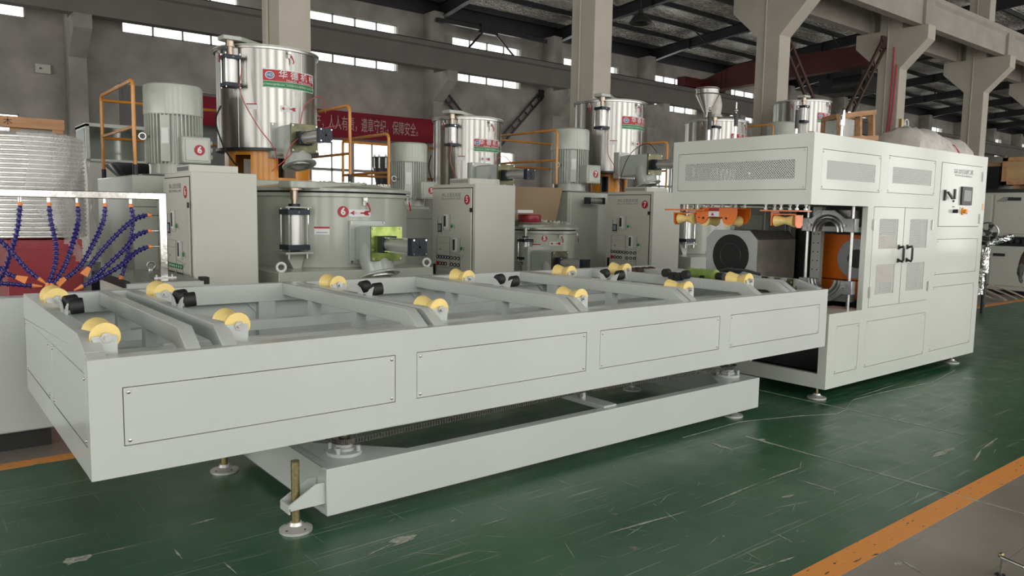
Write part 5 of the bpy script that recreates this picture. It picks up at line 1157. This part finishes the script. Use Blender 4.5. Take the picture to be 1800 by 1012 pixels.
MB().box(2.075, 2.08, 12.1, 12.9, 2.42, 2.95).build('side_glass', 'dark', t_); MB().box(2.82, 2.86, 11.99, 12.0, 2.4, 3.0).build('door_edge', 'dark', t_)
def hopper(name, label, x, y, z0, w0, w1, h, cat='hopper', mt='dark'):
    t = thing(name, label, cat, (x, y, 0)); p = MB()
    vs = [(x-w0, y-w0, z0), (x+w0, y-w0, z0), (x+w0, y+w0, z0), (x-w0, y+w0, z0), (x-w1, y-w1, z0+h), (x+w1, y-w1, z0+h), (x+w1, y+w1, z0+h), (x-w1, y+w1, z0+h)]
    p.add(vs, [(3,2,1,0), (0,1,5,4), (1,2,6,5), (2,3,7,6), (3,0,4,7)]); o = p.build('hopper_body', mt, t); sm = o.modifiers.new('th', 'SOLIDIFY'); sm.thickness = .01
    for sx in (-1, 1):
        for sy in (-1, 1): MB().box(x+sx*w0*.8-.03, x+sx*w0*.8+.03, y+sy*w0*.8-.03, y+sy*w0*.8+.03, 0, z0).build('leg', mt, t)
    return t
hopper('charging_hopper', 'black tapered steel hopper behind the left handrail', 2.2, 8.6, 1.93, .2, .42, .25)
t_ = thing('cone_feeder', 'dark ribbed conical feeder with upright pipes in front of the big far window', 'feeder', (6.85, 10.0, 0))
MB().lathe([(0, 2.0), (.18, 2.0), (.26, 2.45), (.26, 2.6), (.28, 2.6), (.28, 2.62), (0, 2.62)], (6.9, 10.0, 0), (0,0,1), 20).build('feeder_cone', 'dark', t_)
for k in range(7):
    a = PI+k*PI/6; MB().cyl((6.9+.25*math.cos(a), 10+.25*math.sin(a), 2.4), (6.9+.25*math.cos(a), 10+.25*math.sin(a), 2.66), .022, 8).build('feed_pipe', 'steel', t_)
MB().cyl((6.9, 10, 0), (6.9, 10, 2.0), .12, 12).build('stand_pipe', 'dark', t_)
# ================================================================== RIGHT BACKGROUND GROUP
def slits(parent, x, y, z, flip=1):
    p = MB()
    for k in range(4): p.beam((x, y-.05*k*1, z), (x, y-.05*k*1-.14, z+.10*flip), .008, .01)
    stuff(p.build('vent_slits', 'seam', parent, smooth=False))
EX = 18.0
t_ = thing('extruder_housing', 'pale two tier machine housing with slanted vent slits at the right edge', 'machine', (19, 2.2, 0))
MB().box(EX, EX+4, .2, 4.6, .10, 1.05).build('lower_housing', 'cab', t_, bevel=.02); MB().box(EX+.1, EX+4, .3, 4.5, 0, .1).build('plinth', 'black', t_)
MB().box(EX, EX+4, .2, 4.6, 1.25, 2.20).build('upper_housing', 'cab', t_, bevel=.02); MB().box(EX+.15, EX+3.9, .4, 4.5, 1.05, 1.25).build('gap_frame', 'black', t_)
MB().box(EX-.02, EX+4, .15, 4.65, 2.20, 2.27).build('top_deck', 'dark', t_)
for y0, y1 in ((3.25, 4.5), (1.6, 3.2)):
    o = MB().box(EX-.02, EX, y0, y1, 1.32, 2.14).build('upper_door', 'cab', t_, bevel=.004); slits(o, EX-.022, y1-.05, 2.0)
    MB().box(EX-.03, EX-.02, (y0+y1)/2+.3, (y0+y1)/2+.55, 2.02, 2.09).build('pull_handle', 'dark', o)
    o = MB().box(EX-.02, EX, y0, y1, .2, .93).build('lower_door', 'cab', t_, bevel=.004); slits(o, EX-.022, y0+.42, .80, -1); slits(o, EX-.022, y0+.55, .24, 1)
    MB().box(EX-.03, EX-.02, y1-.28, y1-.05, .83, .89).build('pull_handle', 'dark', o)
for k in range(7): MB().cyl((EX+.02, 3.2-.12*k, 1.16), (EX+.2, 3.2-.12*k, 1.16), .045, 12).build('pipe_coupling', 'dark', t_)
t_ = thing('plywood_crate', 'large brown plywood crate standing on the pale housing at the right edge', 'crate', (19, 2.2, 2.27))
MB().box(18.05, 19.6, .9, 3.12, 2.36, 2.90).build('crate_body', 'wood2', t_)
for y in (.9, 1.9, 3.02): MB().box(18.02, 18.05, y, y+.1, 2.36, 2.93).build('crate_batten', 'wood', t_)
MB().box(18.02, 18.05, .9, 3.12, 2.86, 2.93).box(18.02, 18.05, .9, 3.12, 2.36, 2.43).box(18.03, 19.6, .9, 3.12, 2.9, 2.94).build('crate_edge_boards', 'wood', t_)
for y in (1.1, 2.8): MB().box(18.1, 19.5, y, y+.12, 2.27, 2.36).build('crate_skid', 'wood', t_)
t_ = thing('plywood_crate', 'dark narrow open crate beside the large plywood crate on the housing', 'crate', (19, 3.6, 2.27))
MB().box(18.4, 19.5, 3.3, 4.2, 2.27, 2.78).build('crate_body', 'dark', t_); MB().box(18.38, 19.5, 3.28, 4.22, 2.78, 2.86).build('crate_lid', 'wood2', t_)
t_ = thing('cooling_fan', 'caged fan wrapped in clear film and foil behind the right end of the belling machine', 'fan', (14.1, 1.9, 0))
MB().torus((13.9, 1.86, 1.40), (1,.25,0), .16, .012, 28, 8).torus((13.9, 1.86, 1.40), (1,.25,0), .07, .005, 20, 6).build('fan_cage', 'steel', t_)
for k in range(4):
    a = k*PI/2+.3; MB().prism([(1.86, 1.40), (1.86+.14*math.cos(a-.3), 1.40+.14*math.sin(a-.3)), (1.86+.15*math.cos(a+.35), 1.40+.15*math.sin(a+.35))], 'x', 13.93, 13.94).build('fan_blade', 'black', t_)
MB().cyl((13.9, 1.86, 1.40), (14.05, 1.9, 1.40), .04, 14).cyl((14.0, 1.88, 0), (14.0, 1.88, 1.40), .035, 12).build('fan_stand', 'dark', t_)
def crumple(pts, r, name, mt, parent, n=14, amp=.25):
    P_ = [Vector(p) for p in pts]; out = []
    for i in range(len(P_)-1):
        for k in range(6): out.append(P_[i].lerp(P_[i+1], k/6))
    out.append(P_[-1]); mb = MB().tube(out, r, n); mb.v = [tuple(Vector(v)+Vector((random.uniform(-1,1), random.uniform(-1,1), random.uniform(-1,1)))*r*amp) for v in mb.v]
    return mb.build(name, mt, parent, smooth=False)
crumple([(13.7, 1.78, 1.18), (13.8, 1.62, 1.28), (13.9, 1.48, 1.34)], .05, 'foil_wrap', 'foil', t_); crumple([(13.7, 1.8, .72), (13.7, 1.79, 1.15)], .06, 'foil_duct', 'foil', t_); crumple([(13.7, 1.83, .35), (13.7, 1.82, .7)], .045, 'foil_duct', 'foil', t_)
t_ = thing('lifting_sling', 'heap of dusty flat lifting slings over wooden blocks by the right housing', 'sling', (16.5, 2.8, 0))
for k, (x, y, a, w2) in enumerate(((16.2, 2.98, .3, .09), (16.5, 2.85, -.4, .09), (16.75, 2.75, .1, .08), (16.95, 2.62, .5, .08))):
    a -= 1.2; pts = [(x-.5*math.cos(a), y-.5*math.sin(a), .05), (x-.25*math.cos(a), y-.25*math.sin(a), .20+.03*k), (x+.05*math.cos(a), y+.05*math.sin(a), .22), (x+.3*math.cos(a), y+.3*math.sin(a), .12), (x+.5*math.cos(a), y+.5*math.sin(a), .03)]
    mb = MB()
    for p0, p1 in zip(pts[:-1], pts[1:]): mb.beam(p0, p1, w2*1.4, .03)
    mb.build('sling_loop', 'burlap', t_)
for x, y in ((15.9, 2.9), (16.2, 3.1)): MB().box(x, x+.3, y, y+.12, 0, .10).build('wood_block', 'wood', t_)
# crate skeleton and bulk bag above the machine roof line
t_ = thing('crate_skeleton', 'tilted pine crate frame holding a film wrapped part beyond the machine roof', 'crate', (13.3, 4.2, 0))
def bm(p0, p1, w2=.10, nm='crate_board', mt='wood'): MB().beam(p0, p1, w2, w2*.8).build(nm, mt, t_)
bm((12.75, 4, 3.42), (14.0, 4, 3.60), .11); bm((12.9, 4, 3.02), (14.15, 4, 3.13), .11); bm((12.85, 4.0, 2.2), (12.8, 4, 3.44), .10); bm((13.5, 4, 3.08), (13.45, 4, 3.55), .09); bm((14.12, 4, 2.2), (13.92, 4, 3.6), .10)
bm((13.15, 4.5, 3.42), (14.3, 4.5, 3.60)); bm((13.2, 4.5, 0), (13.15, 4.5, 3.44)); bm((14.4, 4.5, 0), (14.3, 4.5, 3.6)); bm((12.8, 4, 3.43), (13.15, 4.5, 3.43)); bm((14, 4, 3.6), (14.3, 4.5, 3.6)); bm((12.85, 4.0, 0), (12.85, 4.0, 2.3)); bm((14.12, 4.0, 0), (14.12, 4.0, 2.3))
MB().box(13.05, 13.45, 4.08, 4.42, 1.2, 3.42).build('wrapped_part', 'chute', t_); MB().lathe([(.24, 0), (.27, .5), (.26, 1.1), (.25, 2.2), (0, 2.25)], (13.3, 4.26, 1.2), (0,0,1), 16).build('film_wrap', 'plastic', t_)
t_ = thing('support_stack', 'dark stack of machine parts carrying the bulk bag behind the belling machine', 'stack', (15.5, 3.6, 0))
MB().box(14.6, 17.1, 3.5, 4.4, 0, 2.25).build('stack_body', 'dark', t_)
t_ = thing('bulk_bag', 'large slumped white woven bulk bag with a red strap above the machine roof', 'bag', (15.8, 3.9, 2.3))
vs = []; fs = []; nu, nv = 40, 14
for i in range(nu+1):
    for j in range(nv+1):
        u = i/nu; v = j/nv; x = 14.35+2.85*u; a = PI*v
        prof = min(1, u*5+.12)**.6*min(1, (1-u)*9+.3)**.5
        hgt = (.95+.16*math.sin(u*3.3+.2)-.18*math.exp(-((u-.72)/.06)**2)+.12*math.exp(-((u-.93)/.06)**2))*prof
        y = 3.9-.62*math.cos(a)*(1+.03*math.sin(i*1.9)); z = 2.3+hgt*(math.sin(a)**.55)+.03*math.sin(i*.9+j*1.1)*math.sin(j*1.9+i*.35)+.022*math.sin(i*1.7-j*2.4)
        vs.append((x, y, z))
for i in range(nu):
    for j in range(nv): k = i*(nv+1)+j; fs.append((k, k+nv+1, k+nv+2, k+1))
b_ = MB().add(vs, fs); b_.add([vs[j] for j in range(nv+1)], [tuple(range(nv+1))]); b_.add([vs[nu*(nv+1)+j] for j in range(nv+1)], [tuple(range(nv, -1, -1))]); b_.build('bag_body', 'bag', t_)
mb = MB(); pts = []
for j in range(0, nv+1):
    v = vs[29*(nv+1)+j]; pts.append(Vector((v[0], 3.9+(v[1]-3.9)*1.08, v[2]+.03)))
for p0, p1 in zip(pts[:-1], pts[1:]): mb.beam(p0, p1, .09, .012, up=(0, -.6, .8))
mb.build('red_strap', 'strap', t_)
# red cords down the column, hook on the column
t_ = thing('red_cord_pair', 'two thin red cords hanging down the bracket column by the ladder brace', 'cord', (21.6, 7.4, 3))
MB().tube([(21.61, 7.30, 6.4), (21.61, 7.32, 5.0), (21.6, 7.40, 3.0)], .02, 6).build('cord', 'strap', t_); MB().tube([(21.61, 7.2, 5.9), (21.61, 7.25, 4.5), (21.6, 7.36, 3.0)], .02, 6).build('cord', 'strap', t_)
t_ = thing('cable_hook', 'small bracket with a loop of white cable on the corded column', 'hook', (21.9, 7.1, 4.3))
MB().box(21.8, 21.95, 7.05, 7.13, 4.15, 4.42).build('bracket_plate', 'zinc', t_); MB().torus((22.1, 7.05, 4.3), (0,1,0), .12, .02, 20, 6).build('cable_loop', 'lwhite', t_)
# metal stand at the lower right corner
t_ = thing('wire_stand', 'thin metal stand at the lower right corner on the grey floor', 'stand', (3.55, -2.0, 0))
MB().tube([(3.315, -2.03, 0), (3.30, -2.04, .10), (3.22, -2.06, .125), (3.2, -2.15, .12), (3.32, -2.35, .115), (3.5, -2.6, .11)], .007, 8).build('frame_rod', 'steel', t_)
MB().tube([(3.6, -2.55, 0), (3.5, -2.6, .11)], .007, 8).build('leg_rod', 'steel', t_); MB().cyl((3.315, -2.03, 0), (3.315, -2.03, .006), .02, 12).cyl((3.6, -2.55, 0), (3.6, -2.55, .006), .02, 12).build('leg_tip', 'rubber', t_)
MB().ball((3.24, -2.05, .125), .014, 8).build('joint', 'zinc', t_)
# ================================================================== WORKER at the right edge
PX, PY = 10.42, -.12
PR = thing('person', 'person in a brown jacket and grey glove, mostly cut off by the right picture edge', 'person', (PX, PY, 0))
def skin(name, verts, edges, radii, mt, parent, root=0, sub=2):
    me = bpy.data.meshes.new(name); me.from_pydata([Vector(v) for v in verts], edges, []); me.materials.append(M[mt])
    o = bpy.data.objects.new(name, me); COL.objects.link(o); o.parent = parent; o.matrix_parent_inverse = WM(parent).inverted()
    sk = o.modifiers.new('skin', 'SKIN'); sk.use_smooth_shade = True
    for i, r in enumerate(radii):
        d = me.skin_vertices[0].data[i]; d.radius = r if isinstance(r, tuple) else (r, r); d.use_root = (i == root)
    s_ = o.modifiers.new('sub', 'SUBSURF'); s_.levels = sub; s_.render_levels = sub
    return o
def rel(L_): return [(PX+a, PY+b, c) for a, b, c in L_]
V = rel([(0,0,.84), (0,0,1.10), (0,0,1.32), (-.01,0,1.45), (-.02,0,1.53),
         (0,.17,1.43), (.03,.25,1.27), (.0,.31,1.15), (-.09,.315,.99),
         (0,-.17,1.43), (.02,-.25,1.2), (-.06,-.26,1.05), (-.13,-.26,.88)])
skin('jacket', V, [(0,1),(1,2),(2,3),(3,4),(3,5),(5,6),(6,7),(7,8),(3,9),(9,10),(10,11),(11,12)], [(.125,.165),(.12,.16),(.12,.165),(.10,.12),.06,.075,.06,.052,.045,.075,.06,.052,.045], 'brown', PR)
V = rel([(0,0,1.06), (0,.1,.86), (-.01,.11,.52), (.03,.12,.03), (0,-.1,.86), (-.01,-.11,.52), (.03,-.12,.03)])
skin('trousers', V, [(0,1),(1,2),(2,3),(0,4),(4,5),(5,6)], [(.12,.15),.09,.07,.055,.09,.07,.055], 'pants', PR)
for s in (-1, 1): MB().lathe([(0, 0), (.05, 0), (.055, .03), (.05, .09), (0, .11)], (PX-.0, PY+s*.12, .0), (0,0,1), 12).build('shoe_heel', 'rubber', PR); MB().prism([(PX-.21, .0), (PX+.05, .0), (PX+.05, .09), (PX-.06, .10), (PX-.17, .05), (PX-.22, .03)], 'y', PY+s*.12-.045, PY+s*.12+.045).build('shoe', 'rubber', PR, bevel=.02)
hd = MB().lathe([(0, -.12), (.05, -.115), (.075, -.06), (.085, 0), (.088, .05), (.07, .10), (.035, .125), (0, .13)], (PX-.03, PY, 1.66), (0,0,1), 20).build('head', 'skin', PR)
MB().cyl((PX-.02, PY, 1.50), (PX-.025, PY, 1.58), .055, 14).build('neck', 'skin', PR)
MB().lathe([(.09, 0), (.098, .04), (.085, .10), (.04, .14), (0, .145)], (PX-.015, PY, 1.665), (.1,0,1), 18).build('hair', 'hair', hd)
MB().prism([(PX-.115, 1.68), (PX-.14, 1.645), (PX-.112, 1.64)], 'y', PY-.014, PY+.014).build('nose', 'skin', hd)
for s in (-1, 1):
    MB().ball((PX-.108, PY+s*.03, 1.685), .012, 8).build('eye', 'lwhite', hd); MB().ball((PX-.118, PY+s*.03, 1.685), .005, 8).build('iris', 'black', hd); MB().ball((PX-.02, PY+s*.088, 1.665), .022, 8).build('ear', 'skin', hd)
MB().box(PX-.112, PX-.10, PY-.025, PY+.025, 1.605, 1.612).build('mouth', 'red', hd)
for s, w0 in ((1, Vector((PX-.08, PY+.315, 1.03))), (-1, Vector((PX-.12, PY-.26, .92)))):
    V = [w0+Vector((.01, 0, .05)), w0+Vector((-.02, 0, -.04)), w0+Vector((-.03, 0, -.09))]; E_ = [(0,1),(1,2)]; Rr = [.034, (.042,.024), (.044,.022)]
    for f_ in range(4):
        b0 = w0+Vector((-.052+.022*f_, 0, -.11)); L = (.07, .08, .085, .065)[f_]; k = len(V)
        V += [b0, b0+Vector((-.012, -.01*s, -L*.45)), b0+Vector((-.03, -.022*s, -L*.85)), b0+Vector((-.045, -.04*s, -L))]; E_ += [(2,k),(k,k+1),(k+1,k+2),(k+2,k+3)]; Rr += [.012, .0105, .010, .008]
    k = len(V); V += [w0+Vector((-.05, -.01, -.05)), w0+Vector((-.08, -.02*s, -.08)), w0+Vector((-.09, -.03*s, -.115))]; E_ += [(1,k),(k,k+1),(k+1,k+2)]; Rr += [.015, .012, .009]
    skin('glove', V, E_, Rr, 'glove', PR)
